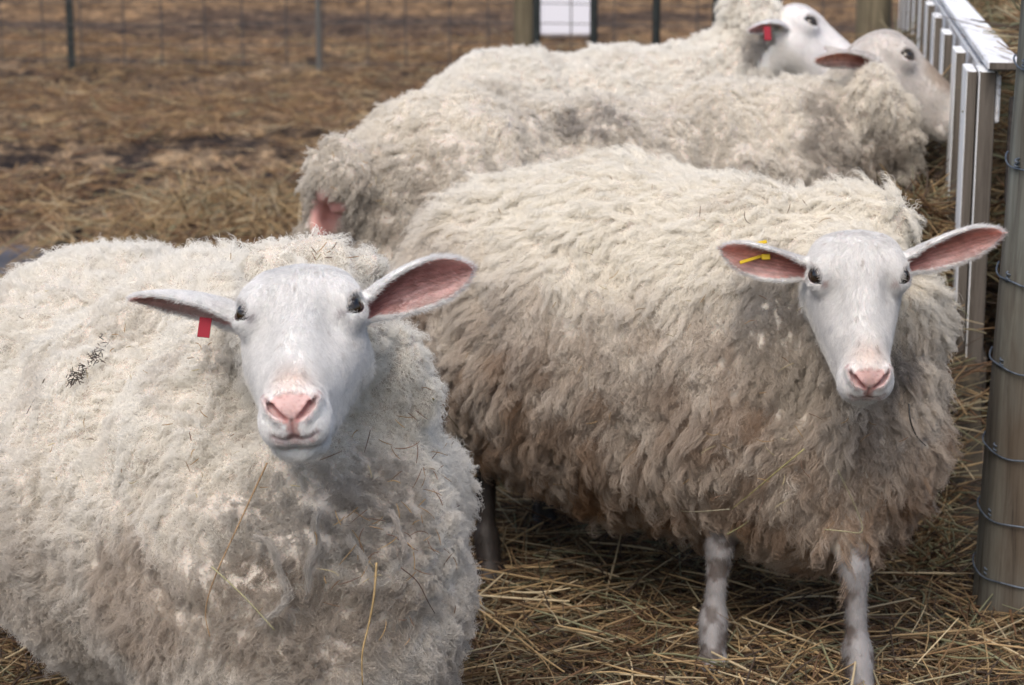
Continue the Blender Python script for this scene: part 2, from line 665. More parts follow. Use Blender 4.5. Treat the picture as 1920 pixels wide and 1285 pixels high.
def make_fleece(V, N, Q, sp, rng, headf):
    """wool grown lock by lock: every lock has its own curved guide"""
    cv = nrm(CAM - V)
    facing = (N * cv).sum(1)
    w = np.where(facing > -.25, 1.0, sp.get('backw', .3))
    w = w * (V[:, 2] > .10)
    for leg_ in sp['legs']:
        kx = np.asarray(leg_[0][1])
        w = w * ~((np.hypot(V[:, 0] - kx[0], V[:, 1] - kx[1]) < .062) & (V[:, 2] < sp.get('wool_z', .2)))
    dh = headf(V.astype(F4))
    w = w * (dh > .004)
    for (c, r) in sp.get('bald', []):
        q = V - np.asarray(c)
        w = w * (np.linalg.norm(q / np.asarray(r), axis=1) > 1)
    K = sp.get('npts', 8)
    nl, per = sp['locks'], sp['per']
    C, Nn = sample(V, N, Q, nl, rng, w)
    fl = nrm(np.asarray(sp['flow']))
    g = np.array([0, 0, -1.0]) * sp['grav'] + fl * sp['comb']
    d0 = g[None] + nvec(C, sp.get('swf', 7), 31) * sp['swirl'] + nvec(C, 30, 41) * sp.get('jit', .4)
    t = d0 - Nn * (d0 * Nn).sum(1, keepdims=True)
    t = nrm(t)
    b = np.cross(Nn, t)
    s = np.linspace(0, 1, K)
    L = sp['len'] * (1 + sp.get('lenvar', .35) * noise(C, 14, 6)) * (.75 + .5 * rng.random(nl))
    zl = sstep(.55, .30, C[:, 2])
    L = L * (1 + sp.get('belly', .0) * zl)
    dh = headf(C.astype(F4))
    L = L * (.45 + .55 * sstep(.0, .035, dh))
    up = sp['up'] * (1 + .4 * rng.standard_normal(nl))
    lay = sp['lay'] * (1 + .3 * rng.standard_normal(nl))
    pn = (up[:, None] * (s - .55 * s ** 2 * sp.get('fall', 1))[None]) * L[:, None]
    pt = (lay[:, None] * (s ** 1.25)[None]) * L[:, None]
    nw = sp['waves'] * (.8 + .4 * rng.random(nl))
    ph = rng.random(nl) * 6.28
    amp = sp['amp'] * (.5 + rng.random(nl))
    env = s * (1.1 - .3 * s)
    arg = s[None] * nw[:, None] * 6.283 + ph[:, None]
    pb = amp[:, None] * L[:, None] * (np.sin(arg) - np.sin(ph)[:, None]) * env
    pn = pn + amp[:, None] * L[:, None] * .7 * (np.cos(arg) - np.cos(ph)[:, None]) * env
    G = C[:, None] + Nn[:, None] * pn[..., None] + t[:, None] * pt[..., None] + b[:, None] * pb[..., None]
    # fibres of each lock
    nf = nl * per
    li = np.repeat(np.arange(nl), per)
    rad = sp['lockr'] * np.sqrt(rng.random(nf)) * (.7 + .6 * rng.random(nl))[li]
    an = rng.random(nf) * 6.283
    o = t[li] * (rad * np.cos(an))[:, None] + b[li] * (rad * np.sin(an))[:, None]
    cl = 1 - sp['clump'] * s ** sp.get('clp', .8)
    pts = G[li] + o[:, None] * cl[None, :, None] - Nn[li][:, None] * .004
    # stray fibres: length variation and frizz
    ls = 1 - sp.get('stray', .25) * rng.random(nf)
    pts = pts[:, :1] + (pts - pts[:, :1]) * ls[:, None, None]
    fz = sp.get('frizz', .0015)
    ph2 = rng.random((nf, 3)) * 6.28
    fr = np.sin(s[None, :, None] * (9 + 9 * rng.random((nf, 1, 1))) + ph2[:, None]) - np.sin(ph2)[:, None]
    pts = pts + fr * fz * (s ** .7)[None, :, None] * (.3 + 1.4 * rng.random((nf, 1, 1)) ** 2)
    r = sp.get('r', .00045) * (1 - .65 * s)[None] * (.7 + .6 * rng.random((nf, 1)))
    c = wool_colour(pts[:, -1], sp)
    c = c * (1 + .10 * (rng.random(nl) - .5))[li][:, None] * (1 + .10 * (rng.random(nf) - .5))[:, None]
    # short undercoat in every direction
    nu = sp.get('under', 30000)
    U, Un = sample(V, N, Q, nu, rng, w)
    dd = nrm(Un * .9 + .7 * rng.standard_normal((nu, 3)))
    lu = sp['len'] * .55 * (.4 + .6 * rng.random(nu)) * (.4 + .6 * sstep(.0, .07, headf(U.astype(F4))))
    up_ = U[:, None] + dd[:, None] * (lu[:, None] * s[None])[..., None] + (np.sin(s[None, :, None] * (10 + 8 * rng.random((nu, 1, 1))) + 6.28 * rng.random((nu, 1, 3)))) * .0025 * s[None, :, None]
    pts = np.concatenate([pts, up_])
    r = np.concatenate([r, np.tile(sp.get('r', .00045) * (1 - .6 * s), (nu, 1))])
    c = np.concatenate([c, wool_colour(up_[:, -1], sp) * (1 + .12 * (rng.random((nu, 1)) - .5))])
    return pts, r, c


def wool_colour(p, sp):
    c = np.tile(np.array(sp['wool']), (len(p), 1))
    z = p[:, 2] + .07 * noise(p, 6, 51) + .03 * noise(p, 22, 52)
    k = sstep(sp['dz1'], sp['dz0'], z) * (.72 + .35 * noise(p, 25, 53))
    c = lerp(c, np.array(sp['dirt']), np.clip(k * sp.get('dk', .8), 0, 1))
    k = sstep(.15, .6, fbm(p, 11, 54)) * sp.get('patch', .3)
    c = lerp(c, np.array(sp.get('patchc', (.42, .37, .31))), np.clip(k, 0, 1))
    for (pt, rad, cc, amt) in sp.get('stains', []):
        q = (p - np.asarray(pt)) / np.asarray(rad)
        dd = np.sqrt((q * q).sum(1)) + .3 * noise(p, 28, 55)
        c = lerp(c, np.array(cc), (1 - sstep(.5, 1.1, dd)) * amt)
    return c


def eye_mesh(name, c, g, hz, r, parent):
    nu, nv = 40, 24
    g = nrm(g)
    hz = nrm(hz - g * (hz @ g))
    vt = np.cross(g, hz)
    v, col = [], []
    for i in range(nv + 1):
        a = math.pi * i / nv
        for j in range(nu):
            w = 2 * math.pi * j / nu
            x, y, z = math.cos(a), math.sin(a) * math.cos(w), math.sin(a) * math.sin(w)
            bulge = 1 + .06 * max(0, x) ** 6
            v.append(np.asarray(c) + r * bulge * (g * x + hz * y + vt * z))
            rr = math.hypot(y, z)
            if abs(z) < .17 and abs(y) < .48 and x > 0:
                col.append((.004, .004, .005))
            elif rr < .86 and x > 0:
                k = min(1, max(0, (rr - .5) / .3))
                col.append((.030 - .024 * k, .018 - .014 * k, .008 - .005 * k))
            else:
                col.append((.03, .018, .015))
    f = [(i * nu + j, i * nu + (j + 1) % nu, (i + 1) * nu + (j + 1) % nu, (i + 1) * nu + j) for i in range(nv) for j in range(nu)]
    return mesh_obj(name, np.array(v), np.array(f), M_EYE, parent, np.array(col))


def make_sheep(label, group, sp):
    rng = np.random.default_rng(sp['seed'])
    F, E0, hs = sp['frame'], np.asarray(sp['eye'], float), sp.get('hs', 1.0)
    Ff = F.astype(F4)
    E0f = E0.astype(F4)
    root = tag(empty('sheep', (sp['foot'][0], sp['foot'][1], 0)), label, 'sheep', group)

    def hl(p):
        q = ((p - E0f) @ Ff / hs).astype(F4)
        if sp.get('dir'):
            pass
        return q

    def headonly(p):
        return head_local(hl(p), sp.get('cheek', 1.0), sp.get('nar', 1.0)) * hs

    nb = np.asarray(sp['neck'], float)          # point well inside the neck wool

    def headf(p):
        d = headonly(p)
        d = smin(d, cap(p, E0 + F @ np.array([0, -.03, -.085]) * hs, nb, .055 * hs, .07), .03)
        for e in sp['ears']:
            d = smin(d, e.sdf(p), .008)
        return d

    def bodyf(p):
        d = None
        for (c, r, ry) in sp['ells']:
            cz, sz = math.cos(ry), math.sin(ry)
            R = np.array([[cz, -sz, 0], [sz, cz, 0], [0, 0, 1]])
            x = ell(p, c, r, R)
            d = x if d is None else smin(d, x, .07)
        for (a, b, ra, rb, k) in sp['caps']:
            d = smin(d, cap(p, a, b, ra, rb), k)
        for (a, rad, k) in sp.get('lumps', []):
            d = smin(d, ell(p, a, rad), k)
        for leg in sp['legs']:
            x = None
            for (a, b, ra, rb) in leg:
                y = cap(p, a, b, ra, rb)
                x = y if x is None else smin(x, y, .015)
            d = smin(d, x, .02)
        return d

    # body
    pts = [np.array(c) + s * np.max(r) for (c, r, _) in sp['ells'] for s in (-1, 1)] + [np.array(sp['neck']), E0]
    lo, hi = np.min(pts, 0) - .12, np.max(pts, 0) + .12
    lo[2] = -.03
    V, Q = mesh_sdf(bodyf, lo, hi, sp['bh'], .03)
    V = smooth(V, Q, 2)
    N = vnormals(V, Q)
    if (N * (V - V.mean(0))).sum() < 0:
        Q = Q[:, ::-1]
        N = -N
    m = sstep(.30, .40, V[:, 2])
    Va = V * np.array([1, 1, sp.get('ls', 1.0)])
    lump = fbm(Va, sp.get('lf', 16), 61, 3) * sp.get('la', .012) + (1 - np.abs(fbm(V, sp.get('rf', 9), 62, 2)) * 3).clip(0, 1) * -sp.get('ra', .010)
    V = V + N * (lump * m)[:, None]
    for (pa, pb, rad, dep) in sp.get('folds', []):
        dd = cap(V + .02 * nvec(V, 9, 77), pa, pb, 0, 0)
        V = V - N * (dep * np.exp(-(dd / rad) ** 2))[:, None]
    N = vnormals(V, Q)
    bc = np.array([.50, .455, .40])[None] * (1 + .2 * fbm(V, 20, 65))[:, None]
    legc = np.array([.28, .27, .27])[None] * (1 + .45 * fbm(V, 40, 63))[:, None]
    legc = lerp(legc, np.array([.085, .065, .055]), sstep(-.10, .18, fbm(V, 55, 64)) * .85)
    legc = lerp(legc * sp.get('legdark', .8), np.array([.028, .022, .019]), sstep(*sp['mud'], V[:, 1])) if 'mud' in sp else legc * sp.get('legdark', .8)
    ld = np.full(len(V), 1.0)
    for leg_ in sp['legs']:
        ld = np.minimum(ld, np.min([cap(V, a, b, ra, rb) for (a, b, ra, rb) in leg_[1:]], axis=0))
    bc = lerp(bc, legc, 1 - sstep(.008, .03, ld))
    for (c, r) in sp.get('bald', []):
        k = np.linalg.norm((V - np.asarray(c)) / np.asarray(r), axis=1)
        bc = lerp(bc, np.array([.62, .33, .30]), 1 - sstep(.8, 1.15, k))
        cl = np.linalg.norm((V - np.asarray(c) - np.array([.01, 0, -.035])) / np.array([.010, .05, .045]), axis=1)
        bc = lerp(bc, np.array([.16, .05, .05]), (1 - sstep(.5, 1.1, cl)))
    # short hair on the legs
    wl = np.zeros(len(V))
    for leg_ in sp['legs']:
        dl = np.min([cap(V, a, b, ra, rb) for (a, b, ra, rb) in leg_[1:]], axis=0)
        wl = np.maximum(wl, (dl < .008) & (V[:, 2] < .28))
    nl_ = sp.get('legfur', 9000)
    LR, LN_, = sample(V, N, Q, nl_, rng, wl)
    lt = nrm(np.array([[0, 0, -1.0]]) + .3 * rng.standard_normal((nl_, 3)) + .25 * LN_)
    lp, lr = fibres(LR, LN_, lt, .005 + .004 * rng.random(nl_), 4, rng, lift=.15, r=.00028)
    ki = sstep(-.10, .18, fbm(LR, 55, 64)) * .85
    lc = lerp(np.array([.31, .30, .30])[None] * (1 + .5 * fbm(LR, 40, 63))[:, None], np.array([.085, .065, .055]), ki)
    if 'mud' in sp:
        lc = lerp(lc, np.array([.028, .022, .019]), sstep(*sp['mud'], LR[:, 1]))
    curves_obj('leg_hair', lp, np.tile(lr, (nl_, 1)), lc, M_FUR, root)
    # head
    pts = [E0 + F @ (np.array([x, y, z]) * hs) for x in (-.10, .10) for y in (-.13, .21) for z in (-.17, .03)] + [e.t for e in sp['ears']] + [e.b for e in sp['ears']]
    lo, hi = np.min(pts, 0) - .03, np.max(pts, 0) + .03
    HV, HQ = mesh_sdf(headf, lo, hi, sp['hh'], .012)
    HV = smooth(HV, HQ, 1, .5)
    HN = vnormals(HV, HQ)
    # drop faces on the cut side of the box (well inside the body)
    keep = (bodyf(HV.astype(F4)) > -.06)[HQ].any(1)
    HQ = HQ[keep]
    if (HN * (HV - HV.mean(0))).sum() < 0:
        HQ = HQ[:, ::-1]
        HN = -HN
    hq = hl(HV.astype(F4))
    hc = head_colour(hq, HV.astype(F4), sp)
    inbody = bodyf(HV.astype(F4))
    hc = lerp(hc, np.array(sp['wool']) * .9, 1 - sstep(.0, .02, inbody))
    allV = np.concatenate([V, HV])
    allQ = np.concatenate([Q, HQ + len(V)])
    mesh_obj('body', allV, allQ, M_SKIN, root, np.concatenate([bc, hc]))
    # fleece
    pts, r, c = make_fleece(V, N, Q, sp, rng, headonly)
    # long matted wisps hanging off the fleece
    K = pts.shape[1]
    for (line, rad, cc) in sp.get('wisps', []):
        pv = V - CAM
        dv = pv @ C_F
        ux, uy = 960 + FPX * (pv @ C_R) / dv, 642.5 - FPX * (pv @ C_U) / dv
        ln_ = []
        for (qx, qy) in line:
            near = np.hypot(ux - qx, uy - qy) < 14
            dd_ = dv[near].min() if near.any() else 2.5
            ray = C_R * ((qx - 960) / FPX) - C_U * ((qy - 642.5) / FPX) + C_F
            ln_.append(CAM + ray * (dd_ - .027))
        ln_ = np.array(ln_)
        t = np.linspace(0, len(ln_) - 1, K)
        i = np.minimum(t.astype(int), len(ln_) - 2)
        g = ln_[i] * (1 - (t - i))[:, None] + ln_[i + 1] * (t - i)[:, None]
        g[1:-1] = .5 * g[1:-1] + .25 * (g[:-2] + g[2:])
        n = 60
        o = rng.standard_normal((n, 1, 3)) * rad * (1.1 - .7 * np.sin(np.linspace(0, 3.14, K)))[None, :, None]
        a = g[None] + o + 1.1 * rad * np.sin(np.linspace(0, 14, K)[None, :, None] + 6 * rng.random((n, 1, 3))) + .002 * np.sin(np.linspace(0, 11, K))[None, :, None] * rng.standard_normal(3)
        a = a[:, :1] + (a - a[:, :1]) * (.75 + .25 * rng.random((n, 1, 1)))
        pts = np.concatenate([pts, a])
        r = np.concatenate([r, np.tile(.00028 * (1 - .4 * np.linspace(0, 1, K)), (n, 1))])
        c = np.concatenate([c, np.array(cc)[None] * rng.uniform(.85, 1.1, (n, 1))])
    curves_obj('fleece', pts, r, c, M_WOOL, root)
    # short hair of face and ears
    LASH = []
    nf = sp['fur']
    eyes = [E0 + F @ (EYE_C * np.array([s, 1, 1]) * hs) for s in (-1, 1)]
    w = np.ones(len(HV))
    for e in eyes:
        w *= np.linalg.norm(HV - e, axis=1) > (EYE_R + .0024) * hs
    w *= inbody > -.004
    inn = np.zeros(len(HV), bool)
    for e in sp['ears']:
        i, edge, u, near = e.inner(HV.astype(F4))
        inn |= i & (edge < .85)
    w *= np.where(inn, .30, 1)
    no, ph, mo = feats(sp.get('cheek', 1.0), sp.get('nar', 1.0))
    hy = (hq - EYE_C * np.array([0, 1, 1])) @ DN
    hw = np.interp(hy, [.086, .092, .098, .106, .114, .120, .127, .136, .140], [.006, .020, .027, .025, .020, .0135, .0085, .0085, .013])
    w *= np.where((np.abs(hq[:, 0]) < hw) & (hy > .089) & (hy < .141) & (hq @ VV > .08), .03, 1)
    w *= chain(mirror(hq), mo, [.0035, .0035, .003, .0015]) > 0
    R_, Nr = sample(HV, HN, HQ, nf, rng, w)
    q = hl(R_.astype(F4))
    flow = np.stack([q[:, 0] * 12, .9 * np.ones(nf), -.4 * np.ones(nf)], 1)
    fw = flow @ F.T
    Lf = (.0075 + .004 * rng.random(nf))
    back = sstep(-.075, -.125, q[:, 2]) * (np.abs(q[:, 0]) < .1)
    isear = np.zeros(nf, bool)
    for e in sp['ears']:
        i, edge, u, near = e.inner(R_.astype(F4))
        fw = np.where(near[:, None] & (u[:, None] > .08), e.a[None] + .25 * rng.standard_normal((nf, 3)), fw)
        isear |= near
        Lf = np.where(near, .006 + .005 * rng.random(nf), Lf)
    Lf = np.where(isear, Lf, Lf + back * .02 * rng.random(nf))
    mz = sstep(.12, .15, q[:, 1])
    Lf = Lf * (1 - .4 * mz)
    fw = fw + .25 * rng.standard_normal((nf, 3)) + .8 * nvec(q, 35, 71)
    t = nrm(fw - Nr * (fw * Nr).sum(1, keepdims=True))
    pts, rr = fibres(R_ - Nr * .0006, Nr, t, Lf * hs, 4, rng, lift=.50, wave=.06, waves=1, droop=.15, r=sp.get('furr', .00022), taper=.25)
    c = head_colour(q, R_.astype(F4), sp)
    wc = np.tile(np.array(sp['wool']), (nf, 1))
    c = lerp(c, wc, back * (~isear) * .6)
    c = c * (1 + .26 * (rng.random(nf) - .55))[:, None]
    # pale lashes along the upper lid
    for sg, e in zip((-1, 1), eyes):
        g = nrm(F @ np.array([sg * GAZE[0], GAZE[1], GAZE[2]]))
        h = F @ np.array([-sg * .30, 1.0, .28])
        h = nrm(h - g * (h @ g))
        up_ = np.cross(g, h)
        up_ = up_ * np.sign(up_ @ (F[:, 2] - F[:, 1] * .4))
        n = 70
        an = rng.uniform(-1.25, 1.25, n)
        rt = e + (EYE_R + .0015) * hs * (g * .80 + .0 + (up_[None] * np.cos(an)[:, None] * .56 + h[None] * np.sin(an)[:, None] * .85))
        dd = g * .9 + up_ * .35 + h[None] * np.sin(an)[:, None] * .5 + .15 * rng.standard_normal((n, 3))
        pl, _ = fibres(rt, np.tile(up_, (n, 1)), nrm(dd), (.007 + .006 * rng.random(n)) * hs, 4, rng, lift=.0, droop=.35)
        LASH.append(pl)
    pts = np.concatenate([pts] + LASH)
    c = np.concatenate([c, np.tile([[.72, .69, .66]], (len(pts) - nf, 1))])
    curves_obj('face_hair', pts, np.tile(rr, (len(pts), 1)), c, M_FUR, root)
    # eyes
    for s, e in zip((-1, 1), eyes):
        g = F @ np.array([s * GAZE[0], GAZE[1], GAZE[2]])
        hz = F @ np.array([-s * .30, 1.0, .28])
        eye_mesh('eye', e, g, hz, EYE_R * hs, root)
    for pieces, m in sp.get('tags', []):
        mb = MB()
        for (a, b, w_, t_, up) in pieces:
            obox(mb, a, b, w_, t_, up, .0012)
        mb.build('ear_tag', m, root)

    return root
# ---------------------------------------------------------------- the four sheep
def leg(hip, knee, fet, foot, k=1.0):
    """front or hind leg: thigh, shank, pastern, cloven hoof"""
    foot = np.asarray(foot, float)
    fw = nrm(np.array([*(foot[:2] - np.asarray(fet)[:2]), 0]) + np.array([1e-6, 0, 0]))
    sd = np.array([-fw[1], fw[0], 0])
    fet = np.asarray(fet, float) + np.array([0, 0, .02])
    out = [(hip, knee, .048 * k, .0205 * k), (knee, fet, .0185 * k, .0155 * k), (fet, fet * .7 + foot * .3, .0195 * k, .0185 * k), (fet, foot + np.array([0, 0, .03]), .0180 * k, .0180 * k)]
    for s in (-1, 1):
        out.append((foot + sd * s * .012 + np.array([0, 0, .03]), foot + sd * s * .015 + fw * .025 + np.array([0, 0, .012]), .017 * k, .012 * k))
    return out


GRP = 'woolly white sheep in the pen'

# front left sheep
F1 = frame(math.radians(51), math.radians(2), math.radians(2.2))
E1 = P(562, 590, 2.41) - F1 @ np.array([0, .004, -.034])
sheep1 = dict(
    tags=[([(P(386, 596, 2.445), P(381, 633, 2.435), .0145, .0016, -C_F), (P(372, 572, 2.452), P(384, 572, 2.452), .006, .006, C_U)], M_TAG_RED)],
    seed=1, frame=F1, eye=E1, foot=(-.4, 2.9), neck=(-.27, 2.66, .60), hs=1.0, cheek=1.12,
    ells=[((-.31, 2.70, .39), (.25, .26, .27), -.4), ((-.47, 2.95, .365), (.29, .32, .285), -.4),
          ((-.61, 3.24, .39), (.275, .27, .28), -.4), ((-.25, 2.56, .34), (.185, .17, .24), 0)],
    caps=[((-.30, 2.74, .56), (-.245, 2.56, .68), .15, .085, .06)],
    lumps=[(P(508, 502, 2.60), (.034, .035, .028), .012), (P(558, 486, 2.62), (.036, .035, .030), .012), (P(622, 488, 2.62), (.036, .035, .030), .012), (P(668, 508, 2.61), (.030, .03, .026), .012),
           (P(732, 665, 2.62), (.04, .05, .045), .03), (P(765, 745, 2.60), (.045, .05, .055), .03), (P(400, 560, 2.92), (.11, .14, .07), .06)],
    legs=[leg((-.34, 2.62, .30), (-.33, 2.58, .20), (-.33, 2.58, .07), (-.33, 2.55, 0)), leg((-.16, 2.66, .30), (-.14, 2.62, .20), (-.14, 2.62, .07), (-.14, 2.59, 0)),
          leg((-.72, 3.2, .32), (-.76, 3.26, .22), (-.75, 3.24, .07), (-.74, 3.22, 0)), leg((-.50, 3.3, .32), (-.50, 3.38, .22), (-.5, 3.36, .07), (-.49, 3.34, 0))],
    ears=[Ear(E1 + F1 @ np.array([-.054, -.034, -.062]), P(247, 560, 2.47), -C_F * .40 - C_U * .92, bend=(C_U * .013), twist=-.15, wid=.034),
          Ear(E1 + F1 @ np.array([.054, -.034, -.062]), P(886, 503, 2.46), -C_F * .85 - C_U * .50, bend=(C_U * .008), wid=.036)],
    bh=.0065, hh=.0016, fur=110000,
    folds=[(P(520, 900, 2.38), P(545, 1040, 2.37), .016, 0.027), (P(610, 880, 2.38), P(640, 1030, 2.36), .014, 0.031), (P(575, 900, 2.38), P(590, 1000, 2.36), .012, 0.020), (P(690, 880, 2.40), P(700, 1000, 2.38), .014, 0.024),
           (P(450, 1000, 2.40), P(500, 1030, 2.37), .014, 0.037), (P(560, 1070, 2.36), P(740, 1065, 2.38), .013, 0.034), (P(480, 1130, 2.36), P(720, 1145, 2.37), .013, 0.034), (P(500, 1215, 2.36), P(700, 1225, 2.37), .014, 0.027),
           (P(400, 620, 2.62), P(455, 800, 2.5), .03, 0.034), (P(690, 850, 2.46), P(760, 780, 2.5), .03, 0.025)],
    wisps=[([(478, 1008), (512, 1015), (530, 1080), (545, 1120)], .0022, (.50, .47, .43)), ([(545, 1112), (520, 1150), (475, 1178)],   .0022, (.52, .49, .45)),
           ([(600, 960), (588, 1040), (570, 1110)], .0022, (.50, .47, .43)), ([(655, 1010), (690, 1060), (700, 1090)], .0020, (.50, .47, .43)), ([(735, 960), (760, 1020), (762, 1040)], .0018, (.55, .51, .47))],
    wool=(.89, .87, .815), dirt=(.42, .355, .295), dz0=.26, dz1=.62, dk=.7, patch=.45, patchc=(.60, .555, .50),
    flow=(-.5, .8, 0), grav=.5, comb=.25, swirl=.8, jit=.7, locks=19000, per=17, lockr=.0078, len=.027, up=.85, lay=.60, waves=1.5, amp=.15,
    clump=.62, clp=.85, frizz=.0026, stray=.45, r=.00032, under=40000, la=.015, lf=24, ls=.55, ra=.018, rf=9, belly=.15, wool_z=.12, nar=1.0,
    face=(.83, .83, .825), tearw=.75, tear=(.30, .26, .28),
    stains=[(P(730, 960, 2.42), (.12, .12, .10), (.38, .34, .30), .7), (P(560, 1010, 2.38), (.17, .12, .11), (.40, .37, .335), .7), (P(420, 650, 2.6), (.05, .08, .08), (.36, .33, .29), .6),
            (P(600, 1180, 2.38), (.24, .15, .09), (.36, .305, .25), .75), (P(250, 1150, 2.5), (.10, .15, .12), (.42, .34, .27), .6)],
)

# right sheep, body three-quarter, face to the camera
F2 = frame(math.radians(28), math.radians(-1), math.radians(.8))
E2 = P(1610, 521, 3.03) - F2 @ np.array([0, .004, -.034])
sheep2 = dict(
    tags=[([(P(1387, 493, 3.060), P(1436, 478, 3.066), .0048, .003, -C_F), (P(1428, 482, 3.058), P(1444, 482, 3.058), .0085, .005, -C_F), (P(1412, 459, 3.064), P(1438, 453, 3.064), .005, .003, -C_F)], M_TAG_YEL)],
    seed=2, frame=F2, eye=E2, foot=(.25, 3.45), neck=(.49, 3.24, .58), hs=.985, cheek=.95,
    ells=[((.035, 3.69, .455), (.26, .24, .265), -.9), ((.21, 3.52, .462), (.30, .28, .295), -.9), ((.375, 3.36, .46), (.26, .24, .285), -.9), ((.475, 3.24, .395), (.200, .18, .225), -.5)],
    caps=[((.43, 3.32, .58), (.50, 3.18, .63), .15, .085, .06)],
    lumps=[(P(1590, 405, 3.28), (.07, .07, .05), .03), (P(1650, 425, 3.24), (.05, .05, .05), .03), (P(1690, 600, 3.22), (.07, .07, .09), .04)],
    legs=[leg((.34, 3.24, .30), (.325, 3.19, .20), (.315, 3.16, .075), (.312, 3.12, 0)), leg((.50, 3.12, .30), (.515, 3.05, .21), (.518, 3.02, .075), (.523, 2.97, 0)),
          leg((.0, 3.64, .34), (-.045, 3.62, .23), (-.045, 3.585, .07), (-.035, 3.55, 0)), leg((.10, 3.84, .34), (.07, 3.88, .24), (.06, 3.86, .07), (.06, 3.83, 0))],
    ears=[Ear(E2 + F2 @ np.array([-.053, -.034, -.060]), P(1353, 466, 3.07), -C_F * .80 - C_U * .60, bend=(C_U * -.004), wid=.032),
          Ear(E2 + F2 @ np.array([.053, -.034, -.060]), P(1880, 436, 3.07), -C_F * .80 - C_U * .60, bend=(C_U * .004), wid=.032)],
    bh=.0065, hh=.0017, fur=90000,
    folds=[(P(1500, 560, 3.15), P(1510, 780, 3.08), .022, .022), (P(1440, 560, 3.18), P(1420, 700, 3.15), .016, .014), (P(1180, 820, 3.2), P(1190, 1000, 3.2), .03, .022)],
    wool=(.90, .87, .795), dirt=(.27, .165, .095), dz0=.27, dz1=.70, dk=1.0, mud=(3.35, 3.5), under=22000, patch=.25, patchc=(.60, .52, .43),
    flow=nrm((-.55, .5, 0)), grav=1.0, comb=.45, swirl=.55, jit=.35, locks=12000, per=24, lockr=.0105, len=.046, up=.62, lay=.80, waves=1.7, amp=.13,
    clump=.80, clp=.8, frizz=.0022, stray=.4, r=.00038, la=.012, lf=16, ra=.012, rf=8, belly=.25, wool_z=.27, nar=.97,
    face=(.79, .785, .775), tear=(.40, .25, .22), tearw=.7, specks=.5, nose=(.50, .27, .24), earpink=(.58, .27, .22),
    facespots=[((-.0105, .189, -.040), .0042, (.02, .02, .02), 1.0), ((.009, .191, -.037), .0018, (.05, .03, .03), 1.0), ((-.046, .078, -.05), .008, (.4, .41, .45), .4), ((-.03, -.06, -.02), .012, (.5, .48, .46), .3), ((.004, -.055, -.01), .010, (.5, .48, .46), .3)],
    stains=[(P(1440, 590, 3.12), (.07, .12, .10), (.36, .33, .30), .8), (P(1710, 730, 3.05), (.05, .1, .05), (.16, .15, .15), .8), (P(1480, 720, 3.1), (.09, .12, .12), (.42, .37, .31), .6), (P(1640, 860, 3.02), (.1, .1, .07), (.30, .27, .24), .6)],
)


def side_frame(T, N, toward=None):
    T = nrm(T)
    N = nrm(np.asarray(N) - T * (np.asarray(N) @ T))
    return np.stack([np.cross(N, T), T, N], 1)


